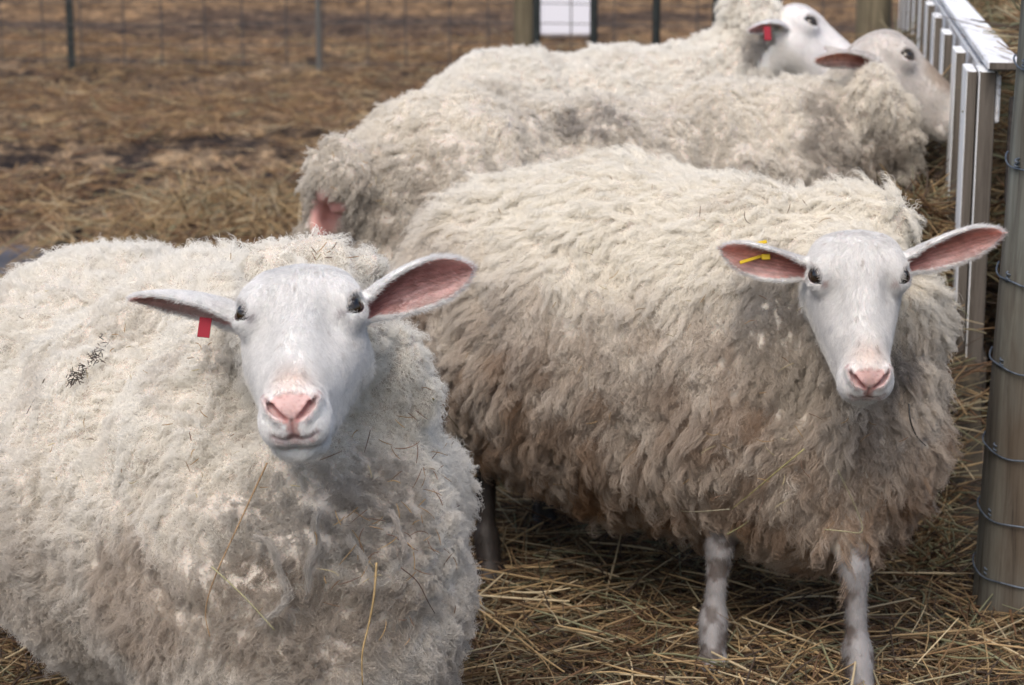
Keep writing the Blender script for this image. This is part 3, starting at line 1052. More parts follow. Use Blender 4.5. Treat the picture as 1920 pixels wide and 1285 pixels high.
# sheep feeding in profile, nearer one of the two
F3 = side_frame(C_R * .80 - C_U * .60 + C_F * .08, C_R * .60 + C_U * .80 - C_F * .12)
EL = F3 @ (EYE_C * np.array([-1, 1, 1]))
SGN3 = 1 if (F3[:, 0] @ -C_F) > 0 else -1
E3 = P(1700, 105, 4.5) - F3 @ (EYE_C * np.array([SGN3, 1, 1])) + C_F * .02
sheep3 = dict(
    seed=3, frame=F3, eye=E3, foot=(.2, 4.3), neck=(.64, 4.56, .66), hs=1.08, cheek=1.1,
    ells=[((-.11, 4.20, .535), (.26, .26, .28), .35), ((.15, 4.34, .51), (.29, .27, .285), .35), ((.44, 4.47, .53), (.27, .25, .275), .35), ((.60, 4.52, .56), (.20, .19, .22), .3)],
    caps=[((.58, 4.52, .60), E3 + F3 @ np.array([0, .035, -.185]), .165, .105, .09), ((-.37, 4.10, .62), (-.40, 4.04, .42), .035, .03, .03)],
    lumps=[(P(640, 330, 4.03), (.06, .06, .07), .03), (P(1635, 175, 4.45), (.055, .06, .06), .03), (P(1665, 240, 4.46), (.065, .07, .075), .03), (P(1675, 300, 4.48), (.06, .07, .07), .03)],
    legs=[leg((-.25, 4.12, .34), (-.31, 4.1, .22), (-.30, 4.1, .07), (-.28, 4.1, 0)), leg((-.28, 4.3, .34), (-.33, 4.3, .22), (-.32, 4.3, .07), (-.3, 4.3, 0)),
          leg((.52, 4.4, .34), (.53, 4.4, .22), (.53, 4.4, .07), (.55, 4.4, 0)), leg((.5, 4.6, .34), (.52, 4.6, .22), (.52, 4.6, .07), (.54, 4.6, 0))],
    ears=[Ear(E3 + F3 @ np.array([SGN3 * .055, -.045, -.07]), P(1530, 112, 4.42), -C_F * .5 - C_U * .85, bend=(C_U * .01), wid=.034),
          Ear(E3 + F3 @ np.array([-SGN3 * .055, -.045, -.07]), E3 + F3 @ np.array([-SGN3 * .12, -.12, -.10]), -C_U, wid=.034)],
    bh=.0085, hh=.0028, fur=25000, furr=.0004,
    wool=(.86, .825, .75), dirt=(.42, .37, .31), dz0=.52, dz1=.82, dk=.9, patch=.45, patchc=(.50, .45, .38),
    flow=nrm((-.9, -.3, 0)), grav=1.0, comb=.3, swirl=.7, jit=.4, locks=10000, per=16, lockr=.010, len=.032, up=.7, lay=.7, waves=1.3, amp=.13,
    clump=.68, clp=.8, frizz=.003, stray=.4, r=.0006, under=25000, la=.014, lf=14, ra=.016, rf=12, belly=.2, wool_z=.2, backw=.15,
    face=(.66, .63, .60), facespots=[((0, .085, .0), .06, (.42, .35, .29), .8)], tear=(.30, .18, .17), tearw=.8, earpink=(.50, .20, .13),
    bald=[(P(605, 420, 3.965), (.046, .14, .062))],
    stains=[(P(1120, 235, 4.1), (.16, .15, .05), (.30, .27, .25), .7), (P(1560, 250, 4.35), (.07, .15, .14), (.34, .30, .26), .65), (P(1640, 330, 4.4), (.07, .15, .12), (.26, .22, .18), .7), (P(1350, 190, 4.2), (.1, .15, .1), (.46, .42, .36), .4)],
)

F4_ = side_frame(C_R * .80 - C_U * .58 - C_F * .12, C_R * .58 + C_U * .80 - C_F * .10)
SGN4 = 1 if (F4_[:, 0] @ -C_F) > 0 else -1
E4 = P(1520, 42, 5.45) - F4_ @ (EYE_C * np.array([SGN4, 1, 1])) + C_F * .02
sheep4 = dict(
    tags=[([(P(1438, 50, 5.35), P(1440, 76, 5.33), .017, .003, -C_F)], M_TAG_RED)],
    seed=4, frame=F4_, eye=E4, foot=(.35, 5.5), neck=(.62, 5.50, .74), hs=1.12, cheek=1.1,
    ells=[((-.01, 5.47, .515), (.27, .25, .27), 0), ((.28, 5.54, .51), (.27, .27, .275), 0), ((.50, 5.55, .52), (.25, .24, .27), 0)],
    caps=[((.52, 5.53, .64), E4 + F4_ @ np.array([0, -.080, -.125]), .15, .095, .07)],
    lumps=[(P(1400, 20, 5.52), (.07, .07, .05), .04)],
    legs=[leg((-.10, 5.4, .34), (-.16, 5.4, .22), (-.15, 5.4, .07), (-.13, 5.4, 0)), leg((-.10, 5.6, .34), (-.16, 5.6, .22), (-.15, 5.6, .07), (-.13, 5.6, 0)),
          leg((.55, 5.45, .34), (.55, 5.45, .22), (.55, 5.45, .07), (.57, 5.45, 0)), leg((.55, 5.65, .34), (.55, 5.65, .22), (.55, 5.65, .07), (.57, 5.65, 0))],
    ears=[Ear(E4 + F4_ @ np.array([SGN4 * .055, -.045, -.07]), P(1405, 55, 5.36), -C_F * .5 - C_U * .85, bend=(C_U * .012), wid=.034),
          Ear(E4 + F4_ @ np.array([-SGN4 * .055, -.045, -.07]), E4 + F4_ @ np.array([-SGN4 * .12, -.12, -.10]), -C_U, wid=.034)],
    bh=.009, hh=.003, fur=22000, furr=.0004,
    wool=(.89, .87, .815), dirt=(.46, .40, .33), dz0=.3, dz1=.7, dk=.4, patch=.35, patchc=(.50, .44, .36),
    flow=nrm((-.9, -.1, 0)), grav=.8, comb=.4, swirl=.9, jit=.6, locks=8000, per=14, lockr=.011, len=.028, up=.8, lay=.6, waves=1.3, amp=.12,
    clump=.55, clp=.8, frizz=.003, stray=.3, r=.0008, under=20000, la=.014, lf=14, ra=.012, rf=10, wool_z=.2, backw=.15,
    face=(.80, .79, .79), earpink=(.5, .16, .16),
    stains=[(P(1430, 95, 5.4), (.08, .15, .05), (.34, .31, .28), .7), (P(1150, 110, 5.3), (.08, .15, .03), (.45, .37, .29), .4)],
)
# ---------------------------------------------------------------- ground, straw, fences, feeder
def gz(x, y):
    p = np.stack([np.asarray(x, float), np.asarray(y, float), np.zeros_like(np.asarray(x, float))], 1)
    far = sstep(3.5, 6, p[:, 1])
    r = np.abs(fbm(p * np.array([.7, 1.15, 1]), 6.0, 82, 4))
    h = .018 * fbm(p, 1.3, 81) + .025 * far * fbm(p, 1.1, 87) + far * (.03 * (.5 - r)) + far * .03 * fbm(p, 17, 83, 2)
    # heap of straw along the pen's edge and behind the left sheep
    h = h + .07 * np.exp(-(((p[:, 0] + .95) / .5) ** 2 + ((p[:, 1] - 7.1) / .6) ** 2)) * (1 + .5 * noise(p, 6, 88))
    h = h - .05 * np.exp(-((((p[:, 0] + 1.95) / .7) ** 2 + ((p[:, 1] - 6.85) / .45) ** 2) ** 2))
    return h - .02


def mat_earth():
    m, nt, out = mat_new('earth')
    at = N_(nt, 'ShaderNodeAttribute', attribute_name='col')
    tc = N_(nt, 'ShaderNodeTexCoord')
    col = at.outputs['Color']
    hs = []
    for sc, dist, lo, hi, c0, c1 in ((7, .6, .36, .64, (.42, .42, .46, 1), (1.3, 1.27, 1.22, 1)), (34, 1.5, .38, .62, (.45, .45, .47, 1), (1.55, 1.5, 1.42, 1)), (150, 2.5, .35, .65, (.6, .6, .6, 1), (1.5, 1.5, 1.45, 1))):
        mp = N_(nt, 'ShaderNodeMapping')
        mp.inputs['Scale'].default_value = (1, .6, 1)
        nt.links.new(tc.outputs['Object'], mp.inputs[0])
        no = N_(nt, 'ShaderNodeTexNoise', Scale=sc, Detail=4, Distortion=dist)
        nt.links.new(mp.outputs[0], no.inputs['Vector'])
        cr = N_(nt, 'ShaderNodeValToRGB')
        cr.color_ramp.elements[0].position, cr.color_ramp.elements[0].color = lo, c0
        cr.color_ramp.elements[1].position, cr.color_ramp.elements[1].color = hi, c1
        nt.links.new(no.outputs['Fac'], cr.inputs[0])
        mx = N_(nt, 'ShaderNodeMix', data_type='RGBA', blend_type='MULTIPLY')
        mx.inputs[0].default_value = 1
        nt.links.new(col, mx.inputs[6])
        nt.links.new(cr.outputs[0], mx.inputs[7])
        col = mx.outputs[2]
        hs.append(no.outputs['Fac'])
    b = N_(nt, 'ShaderNodeBsdfPrincipled')
    b.inputs['Roughness'].default_value = .92
    b.inputs['Specular IOR Level'].default_value = .15
    nt.links.new(col, b.inputs['Base Color'])
    nrm_ = None
    for h, dd in zip(hs, (.05, .02, .006)):
        bp = N_(nt, 'ShaderNodeBump', Strength=.9, Distance=dd)
        nt.links.new(h, bp.inputs['Height'])
        if nrm_ is not None:
            nt.links.new(nrm_, bp.inputs['Normal'])
        nrm_ = bp.outputs[0]
    nt.links.new(nrm_, b.inputs['Normal'])
    nt.links.new(b.outputs[0], out.inputs[0])
    return m


def make_ground():
    ny, nx = 620, 420
    t = np.linspace(0, 1, ny)
    y = 2.0 + 13.0 * t ** 1.5 + 140 * t ** 9
    u = np.linspace(-1, 1, nx)
    X = u[None] * (.9 + .33 * y[:, None] + 60 * t[:, None] ** 10) + .3
    Y = np.repeat(y[:, None], nx, 1)
    x, yy = X.ravel(), Y.ravel()
    z = gz(x, yy) * sstep(60, 25, yy) - .03 * sstep(25, 60, yy)
    V = np.stack([x, yy, z], 1)
    i = np.arange((ny - 1) * (nx - 1))
    a = (i // (nx - 1)) * nx + i % (nx - 1)
    Q = np.stack([a, a + 1, a + nx + 1, a + nx], 1)
    p = V * np.array([.75, 1.0, 0])
    n1, n2, n3 = fbm(p, 3.2, 91, 4), fbm(p * np.array([1.0, .5, 1]), 16, 92, 3), fbm(p, 1.0, 93, 2)
    c = np.tile(np.array([.20, .138, .086]), (len(V), 1))
    c = lerp(c, np.array([.30, .225, .15]), sstep(-.05, .45, n2 + .4 * n1))
    c = lerp(c, np.array([.030, .024, .024]), sstep(-.08, .28, -n2 - .6 * n1 - .25 * n3) * .95)
    # paler dead grass in front of and beyond the far fence
    g = np.exp(-((yy - 11.3) / 1.1) ** 2)
    c = lerp(c, np.array([.26, .185, .115]), g * .75)
    g = sstep(13.5, 15, yy) * .6
    c = lerp(c, np.array([.27, .17, .09]) * (1 + .5 * n1[:, None]), g)
    c = lerp(c, np.array([.045, .032, .028]), np.exp(-((yy - 12.6) / .25) ** 2) * .5)
    c = lerp(c, np.array([.05, .04, .04]), np.exp(-((yy - 17.0 + n3 * 1.5) / .7) ** 2) * .7)
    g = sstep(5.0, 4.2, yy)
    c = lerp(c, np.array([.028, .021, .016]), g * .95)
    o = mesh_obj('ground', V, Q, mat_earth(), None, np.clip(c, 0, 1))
    tag(o, 'brown trampled earth and old straw of the pen and field', kind='structure')


STRAW_COLS = np.array([(.42, .30, .155), (.34, .235, .12), (.24, .15, .075), (.17, .095, .05), (.30, .26, .16), (.22, .22, .13), (.50, .41, .26), (.10, .07, .05)])


def stalks(name, label, c, L, az, el, r, rng, probs, K=5, bend=.25, parent=None, tint=1.0, kind='stuff', rv=.5):
    n = len(c)
    d = np.stack([np.cos(az) * np.cos(el), np.sin(az) * np.cos(el), np.sin(el)], 1)
    b = nrm(rng.standard_normal((n, 3)) * np.array([1, 1, .5]))
    s = np.linspace(-.5, .5, K)
    kink = (rng.random(n) < .35) * rng.random(n) * .8
    off = (s ** 2 - .1)[None] * (bend * rng.standard_normal(n))[:, None] + np.maximum(s, 0)[None] * kink[:, None]
    pts = c[:, None] + d[:, None] * (L[:, None, None] * s[None, :, None]) + b[:, None] * (off * L[:, None])[..., None]
    rr = r * (1 + rv * (rng.random(n) * 2 - 1))[:, None] * np.array([.8] + [1] * (K - 2) + [.55])[None]
    ci = rng.choice(len(STRAW_COLS), n, p=np.array(probs) / sum(probs))
    col = STRAW_COLS[ci] * (.75 + .5 * rng.random((n, 1))) * tint
    o = curves_obj(name, pts, rr, col, M_STRAW, parent)
    if label:
        tag(o, label, kind=kind)
    return o


def make_straw():
    rng = np.random.default_rng(5)
    n = 46000
    y = 2.75 + 2.3 * rng.random(n) ** 1.15
    x = -.30 * y + (.30 * y + .33 * y) * rng.random(n)
    z = gz(x, y) + .045 * rng.random(n) ** .7
    p = np.stack([x, y, z], 1)
    k = noise(p, 5, 3) * .5 + .5
    z += .03 * k
    p[:, 2] = z
    L = .05 + .15 * rng.random(n) ** 1.3
    el = rng.standard_normal(n) * .20
    up = rng.random(n) < .03
    el = np.where(up, .3 + .6 * rng.random(n), el)
    right = sstep(.2, 1.0, x)
    stalks('straw_bedding', 'loose golden and brown straw covering the ground under the sheep', p, L, rng.random(n) * 6.28, el, .0011, rng,
           (1.2, 1.2, 1.9, 2.0, .8, .8, .45, 2.2), bend=.2, tint=.62)
    n = 1500
    y = 2.75 + 2.0 * rng.random(n)
    x = -.30 * y + (.30 * y + .33 * y) * rng.random(n)
    z = gz(x, y) + .05 + .03 * rng.random(n)
    stalks('long_straw', 'long pale stalks lying on top of the straw bedding', np.stack([x, y, z], 1), .10 + .18 * rng.random(n), rng.random(n) * 6.28, rng.standard_normal(n) * .16, .0013, rng,
           (2.0, 1.2, .8, .6, 1.2, .6, 1.6, .2), bend=.15)
    # matted straw further out
    n = 45000
    y = 4.6 * (16 / 4.6) ** rng.random(n)
    x = (-.27 + .54 * rng.random(n)) * y
    p = np.stack([x, y, 0 * x], 1)
    k = fbm(p * np.array([.7, 1, 1]), 2.2, 95, 3) + .2 * np.exp(-(((x + .95) / .5) ** 2 + ((y - 7.1) / .7) ** 2)) + .35 * np.exp(-((y - 11.3) / 1.0) ** 2)
    keep = (k + .18 * rng.standard_normal(n) > .02) & ((((x + 1.95) / .62) ** 2 + ((y - 6.85) / .4) ** 2) > 1)
    p = p[keep]
    n = len(p)
    p[:, 2] = gz(p[:, 0], p[:, 1]) + .03 * rng.random(n)
    el = np.abs(rng.standard_normal(n)) * .18
    el = np.where(rng.random(n) < .05, .4 + .5 * rng.random(n), el)
    heap = np.exp(-(((p[:, 0] + .75) / .8) ** 2 + ((p[:, 1] - 6.2) / 1.0) ** 2))
    stalks('trampled_straw', 'flattened old straw and dead grass scattered over the field', p, (.05 + .14 * rng.random(n)) * (p[:, 1] / 7) ** .5, rng.random(n) * 6.28, el,
           .0021, rng, (.6, 1.2, 2.6, 2.8, .4, .15, .2, 2.2), bend=.3, tint=1.0)
    m = 1100
    x = -.95 + .33 * rng.standard_normal(m)
    y = 7.1 + .42 * rng.standard_normal(m)
    p = np.stack([x, y, gz(x, y) + .08 * rng.random(m)], 1)
    p = p[y > 4.9]
    m = len(p)
    stalks('straw_heap', 'pale loose straw heaped behind the left sheep', p, .10 + .22 * rng.random(m), rng.random(m) * 6.28,
           np.abs(rng.standard_normal(m)) * .4, .0018, rng, (2.4, 2.0, 1.2, .8, 1.2, .2, 1.4, .8), bend=.35, tint=.85)


def wood_mat(name, c1, c2, paint=None, ax=2, amt=.5, stain=False):
    """weathered boards with grain along one axis, optional worn paint"""
    sc = [26, 26, 26]
    sc[ax] = 1.3
    m, nt, out = mat_new(name)
    tc = N_(nt, 'ShaderNodeTexCoord')
    mp = N_(nt, 'ShaderNodeMapping')
    mp.inputs['Scale'].default_value = sc
    nt.links.new(tc.outputs['Object'], mp.inputs[0])
    no = N_(nt, 'ShaderNodeTexNoise', Scale=2.2, Detail=9)
    no.inputs['Roughness'].default_value = .7
    no.inputs['Distortion'].default_value = .6
    nt.links.new(mp.outputs[0], no.inputs['Vector'])
    cr = N_(nt, 'ShaderNodeValToRGB')
    e = cr.color_ramp.elements
    e[0].position, e[0].color = .30, (*[k * .25 for k in c1], 1)
    e[1].position, e[1].color = .68, (*c2, 1)
    x = e.new(.42)
    x.color = (*c1, 1)
    nt.links.new(no.outputs['Fac'], cr.inputs[0])
    b = N_(nt, 'ShaderNodeBsdfPrincipled')
    b.inputs['Roughness'].default_value = .8
    b.inputs['Specular IOR Level'].default_value = .25
    src = cr.outputs[0]
    if stain:
        n3 = N_(nt, 'ShaderNodeTexNoise', Scale=7.0, Detail=5)
        m3 = N_(nt, 'ShaderNodeMapping')
        m3.inputs['Scale'].default_value = (1, 1, .35)
        nt.links.new(tc.outputs['Object'], m3.inputs[0])
        nt.links.new(m3.outputs[0], n3.inputs['Vector'])
        r3 = N_(nt, 'ShaderNodeValToRGB')
        r3.color_ramp.elements[0].position, r3.color_ramp.elements[0].color = .38, (.72, .58, .48, 1)
        r3.color_ramp.elements[1].position, r3.color_ramp.elements[1].color = .62, (1.0, 1.05, 1.04, 1)
        nt.links.new(n3.outputs['Fac'], r3.inputs[0])
        mm = N_(nt, 'ShaderNodeMix', data_type='RGBA', blend_type='MULTIPLY')
        mm.inputs[0].default_value = 1
        nt.links.new(src, mm.inputs[6])
        nt.links.new(r3.outputs[0], mm.inputs[7])
        src = mm.outputs[2]
    if paint:
        n2 = N_(nt, 'ShaderNodeTexNoise', Scale=1.6, Detail=10)
        n2.inputs['Roughness'].default_value = .75
        nt.links.new(mp.outputs[0], n2.inputs['Vector'])
        r2 = N_(nt, 'ShaderNodeValToRGB')
        r2.color_ramp.elements[0].position = amt - .03
        r2.color_ramp.elements[1].position = amt + .05
        nt.links.new(n2.outputs['Fac'], r2.inputs[0])
        mx = N_(nt, 'ShaderNodeMix', data_type='RGBA')
        nt.links.new(r2.outputs[0], mx.inputs[0])
        mx.inputs[6].default_value = (*paint, 1)
        nt.links.new(src, mx.inputs[7])
        src = mx.outputs[2]
    nt.links.new(src, b.inputs['Base Color'])
    bp = N_(nt, 'ShaderNodeBump', Strength=.5, Distance=.004)
    nt.links.new(no.outputs['Fac'], bp.inputs['Height'])
    nt.links.new(bp.outputs[0], b.inputs['Normal'])
    nt.links.new(b.outputs[0], out.inputs[0])
    return m


def two_mat(o, painted, test):
    o.data.materials.append(painted)
    for p in o.data.polygons:
        if test(p.normal):
            p.material_index = 1


def fx(Y):
    return .85 + .151 * (Y - 4.0)


def make_feeder():
    bare = wood_mat('weathered_board', (.085, .073, .060), (.165, .145, .125))
    white = wood_mat('worn_white_paint', (.30, .28, .27), (.40, .38, .37), paint=(.80, .82, .83), amt=.58)
    whitel = wood_mat('worn_white_paint_rail', (.30, .28, .27), (.40, .38, .37), paint=(.76, .78, .81), ax=1, amt=.57)
    brown = wood_mat('raw_board', (.17, .13, .10), (.28, .22, .17))
    root = tag(empty('hay_feeder', (fx(4), 4.0, 0)), 'white painted wooden hay feeder with upright slats and a flat top rail', 'feeder')
    u = nrm(np.array([.151, 1, 0]))
    s = np.array([u[1], -u[0], 0])
    isout = lambda n: n[2] > .6 or (n[0] * s[0] + n[1] * s[1]) < -.6
    rng = np.random.default_rng(4)
    for Y, w, t in ((4.0, .15, .019), (4.40, .15, .021), (4.93, .15, .021), (5.44, .15, .021), (5.90, .15, .021), (6.40, .15, .021), (6.93, .15, .021), (7.43, .15, .021), (7.95, .15, .021), (8.45, .15, .021)):
        x = fx(Y)
        top = .862 + rng.uniform(-.006, .006)
        c = np.array([x, Y, 0]) + u * w / 2 + s * t / 2
        mb = MB()
        obox(mb, c + np.array([rng.uniform(-.004, .004), 0, .13]), c + np.array([0, 0, top]), t, w, up=u, bev=.0015)
        two_mat(mb.build('slat', bare, root), white, isout)
    # corner post doubled up against the first slat
    mb = MB()
    c = np.array([fx(4.0) + .037, 4.0 - .012, 0]) + u * .06
    obox(mb, c + np.array([0, 0, .20]), c + np.array([0, 0, .868]), .032, .12, up=u, bev=.002)
    two_mat(mb.build('corner_post', bare, root), white, isout)
    L = 4.6
    a = np.array([fx(4.0), 3.95, 0]) + s * .058
    obox(mb := MB(), a + np.array([0, 0, .882]), a + u * L + np.array([0, 0, .880]), .062, .018)
    two_mat(mb.build('top_rail', bare, root), whitel, lambda n: n[2] > .5 or n[0] < -.5)
    obox(mb := MB(), a - s * .016 + u * .05 + np.array([0, 0, .815]), a - s * .016 + u * L + np.array([0, 0, .815]), .028, .09)
    mb.build('upper_rail', whitel, root)
    obox(mb := MB(), a - s * .016 + u * .05 + np.array([0, 0, .27]), a - s * .016 + u * L + np.array([0, 0, .27]), .028, .10)
    mb.build('lower_rail', bare, root)
    for z, h in ((.72, .20), (.47, .12), (.27, .12)):
        obox(mb := MB(), a + s * .015 + u * .05 + np.array([0, 0, z]), a + s * .80 + u * .05 + np.array([0, 0, z]), .026, h)
        mb.build('end_board', mat_noise('shaded_end_board', (.025, .022, .02), (.06, .05, .045), (3, 3, 30), 3), root)  # near-black colour paints the shade of the opening below the top rail
    obox(mb := MB(), a + s * .80 + np.array([0, 0, .86]), a + s * .80 + u * L + np.array([0, 0, .86]), .03, .09)
    mb.build('back_rail', bare, root)
    obox(mb := MB(), P(1798, 640, 4.06), P(1838, 905, 3.86), .055, .022, up=(1, 0, 0))
    mb.build('brace', brown, root)
    # hay inside
    n = 16000
    al = rng.random(n) * 4.4 + .1
    ac = .07 + .68 * rng.random(n)
    top = .80 + .12 * np.sin(al * 1.9 + 1) + .08 * noise(np.stack([al, ac, 0 * al], 1), 3, 4)
    zz = top - (rng.random(n) ** 2.2) * .5
    p = a + u * al[:, None] + s * ac[:, None]
    p[:, 2] = zz
    stalks('hay', 'grey green hay filling the white slatted feeder', p, .10 + .22 * rng.random(n), rng.random(n) * 6.28, rng.standard_normal(n) * .35,
           .0016, rng, (.9, 1.2, 1.2, .7, 2.0, 1.6, .9, .9), K=6, bend=.5, tint=.85)
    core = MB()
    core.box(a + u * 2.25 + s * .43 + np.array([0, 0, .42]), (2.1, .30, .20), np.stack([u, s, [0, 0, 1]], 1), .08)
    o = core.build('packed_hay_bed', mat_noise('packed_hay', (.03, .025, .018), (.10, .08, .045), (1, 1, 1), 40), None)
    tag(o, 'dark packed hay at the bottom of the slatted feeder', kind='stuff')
    # hay pulled out along the foot of the feeder
    n = 26000
    y = 3.55 + 3.6 * rng.random(n)
    x = fx(y) - .02 - .36 * np.abs(rng.standard_normal(n)) * (.7 + .3 * (y > 4.1))
    hgt = .62 * np.exp(-((fx(y) - x) / .33) ** 2) * sstep(3.4, 4.3, y) * (1 + .25 * noise(np.stack([x, y, 0 * y], 1), 4, 6))
    z = gz(x, y) + hgt * (1 - rng.random(n) ** 2.5 * .8)
    stalks('spilled_hay', 'dark tangled hay spilled along the foot of the feeder', np.stack([x, y, z], 1), .10 + .20 * rng.random(n), rng.random(n) * 6.28,
           rng.standard_normal(n) * .4, .0013, rng, (.8, 1.0, 1.4, 1.0, 1.7, 1.3, .7, 1.6), K=6, bend=.5, tint=.82)
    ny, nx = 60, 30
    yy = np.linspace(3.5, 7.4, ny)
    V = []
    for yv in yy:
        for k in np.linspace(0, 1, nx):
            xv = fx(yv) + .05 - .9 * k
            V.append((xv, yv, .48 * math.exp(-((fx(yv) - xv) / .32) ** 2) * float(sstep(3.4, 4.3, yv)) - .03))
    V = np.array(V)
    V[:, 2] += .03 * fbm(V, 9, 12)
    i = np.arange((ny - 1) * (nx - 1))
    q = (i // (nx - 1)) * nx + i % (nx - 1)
    o = mesh_obj('hay_mound', V, np.stack([q, q + nx, q + nx + 1, q + 1], 1), mat_noise('hay_shadow', (.02, .016, .012), (.09, .07, .04), (1, 1, 1), 45), None)  # shade inside the loose hay is painted as a near-black colour
    tag(o, 'matted hay under the loose hay beside the feeder, shade painted into its colour', kind='stuff')


def post_mesh(name, x, y, r0, r1, z0, z1, mat, parent=None, n=40, rough=.003, seed=0, lean=0.0):
    rows = max(8, int((z1 - z0) / .03))
    V = []
    for i in range(rows + 1):
        z = z0 + (z1 - z0) * i / rows
        for j in range(n):
            w = 2 * math.pi * j / n
            V.append((x + math.cos(w) * (r0 + (r1 - r0) * i / rows), y + math.sin(w) * (r0 + (r1 - r0) * i / rows), z))
    V = np.array(V)
    q = V * np.array([12, 12, 1.2])
    k = 1 + (fbm(q, 3, 70 + seed) * rough / r0)
    V[:, 0] = x + (V[:, 0] - x) * k
    V[:, 1] = y + (V[:, 1] - y) * k
    V[:, 0] += lean * V[:, 2]
    f = [(i * n + j, i * n + (j + 1) % n, (i + 1) * n + (j + 1) % n, (i + 1) * n + j) for i in range(rows) for j in range(n)]
    f += [tuple(range(n - 1, -1, -1)), tuple(range(rows * n, rows * n + n))]
    return mesh_obj(name, V, f, mat, parent)


def make_fences():
    zinc = mat_noise('galvanised_wire', (.05, .065, .085), (.15, .18, .22), (1, 1, 1), 60, rough=.45, metal=.5)
    pm = wood_mat('post_wood', (.10, .096, .085), (.18, .185, .168), stain=True)
    px, py, pr = .850, 3.40, .066
    root = tag(empty('wire_fence', (px, py, 0)), 'weathered round timber post at the right edge carrying strands of fence wire', 'fence')
    post_mesh('post', px, py, .076, .062, -.05, 1.7, pm, root, lean=.022, rough=.0045)
    m = MB()
    for k in range(3):
        a0 = 3.9 + .38 * k
        pts = [(px + math.cos(a0 + .05 * math.sin(z * 9 + k)) * (pr + .0004), py + math.sin(a0 + .05 * math.sin(z * 9 + k)) * (pr + .0008), z) for z in np.linspace(.05 + .2 * k, 1.3 - .1 * k, 24)]
        m.tube([(a + .022 * c, b, c) for a, b, c in pts], .0016, 5)
    m.build('crack', mat_flat('dark_crack', (.03, .025, .02), .9), root)
    for k, yy in enumerate((112, 300, 512, 674, 835, 958, 1068)):
        zt = P(1860, yy, py - .05)[2]
        z1 = zt - .010
        m = MB()
        pts = []
        px = .850 + .022 * zt
        for t in np.linspace(0, 1, 26):
            w = math.radians(150 + 215 * t)
            rr = .076 - .014 * (zt + .05) / 1.75 + .0050
            pts.append((px + math.cos(w) * rr, py + math.sin(w) * rr, zt - .022 * math.sin(t * math.pi) ** 1 + .002 * math.sin(t * 20 + k)))
        for t in np.linspace(.1, 1.6, 10):
            pts.append((px + pr + t, py + .03 + .08 * t, zt - .002 - .006 * math.sin(t * 4)))
        m.tube(pts, .0016, 7)
        # twisted knot on the near left side of the post
        kn = []
        ck = np.array([px - pr * .93, py - pr * .45, zt - .006])
        for t in np.linspace(0, 1, 40):
            w = t * 6.28 * 2.4
            kn.append(ck + np.array([.0032 * math.cos(w) - .004, .0032 * math.sin(w) - .002, .006 - .018 * t]))
        m.tube(kn, .0016, 6)
        m.build('wire', zinc, root, True)
    obox(m := MB(), (px + .015, py - .105, 1.075), (px + 1.2, py - .105, 1.075), .03, .09)
    m.build('top_board', wood_mat('brown_board', (.12, .08, .05), (.22, .15, .10), ax=0), root)

    # field fence far behind
    dark = mat_noise('dark_green_steel', (.008, .012, .012), (.022, .028, .028), (1, 1, 1), 20, rough=.6)
    root = tag(empty('pasture_fence', (-2.69, 13.1, 0)), 'far pasture fence of thin dark steel posts and woven wire across the field', 'fence')
    line = lambda x: 13.1 - .06 * (x + 2.69)
    for pxx, ww in ((138, .045), (-620, .045), (2400, .045)):
        x = (pxx - 960) / FPX * 13.1
        y = line(x)
        m = MB()
        m.box((x, y, .66), (ww / 2, .006, .70), None, .002)
        m.box((x, y + .018, .66), (.006, .018, .70), None, .002)
        m.build('steel_post', dark, root)
    x = (600 - 960) / FPX * 13.0
    post_mesh('pale_post', x, line(x), .018, .016, -.05, 1.3, mat_noise('pale_weathered', (.07, .07, .065), (.12, .12, .115), (20, 20, 1), 2), root, 16)
    m = MB()
    x0, x1 = -4.6, 2.4
    for k, z in enumerate((.06, .17, .29, .42, .56, .72, .90, 1.08)):
        m.tube([(xx, line(xx) - .012, z + .012 * math.sin(xx * 1.3 + k)) for xx in np.linspace(x0, x1, 24)], .0034, 5)
    for k in range(29):
        xx = x0 + k * .248
        m.tube([(xx + .01 * math.sin(k * 3 + z), line(xx) - .016, z) for z in (.03, .4, .8, 1.12)], .0046, 5)
    m.build('woven_wire', mat_flat('rusty_wire', (.05, .045, .045), .6), root)

    root = tag(empty('panel_fence', (.3, 9.2, 0)), 'dark upright steel bars behind the farthest sheep with a pale tub beyond', 'fence')
    for pxx, ww in ((1006, .030), (1112, .030), (1228, .032), (1340, .034), (1452, .03)):
        Y = 9.2
        x = (pxx - 960) / FPX * Y
        m = MB()
        m.tube([(x, Y, -.03), (x, Y, .4), (x, Y, .8), (x, Y, 1.25)], ww / 2 * 1.1, 12)
        m.build('bar', dark, root, True)
    for z in (.98, 1.22):
        m = MB()
        m.tube([((950 - 960) / FPX * 9.2, 9.23, z), (.5, 9.23, z), (1.2, 9.23, z)], .006 if z < 1.2 else .014, 8)
        m.build('rail', dark, root, True)

    ol = wood_mat('old_post', (.10, .085, .055), (.20, .17, .115))
    o = post_mesh('wooden_post', (984 - 960) / FPX * 9.6, 9.6, .052, .047, -.05, 1.35, ol, None, 24)
    tag(o, 'olive brown timber post beside the dark bars and the pale tub', 'post')
    o = post_mesh('wooden_post', (1632 - 960) / FPX * 8.7, 8.7, .075, .068, -.05, 1.4, ol, None, 24, seed=3)
    tag(o, 'thick brown timber post at the far end of the white feeder', 'post')

    # pale tub beyond the bars
    Y = 15.6
    xa, xb = (1010 - 960) / FPX * Y, (1112 - 960) / FPX * Y
    root = tag(empty('plastic_tub', ((xa + xb) / 2, Y, 0)), 'pale grey white plastic tub standing beyond the dark bars', 'tub')
    m = MB()
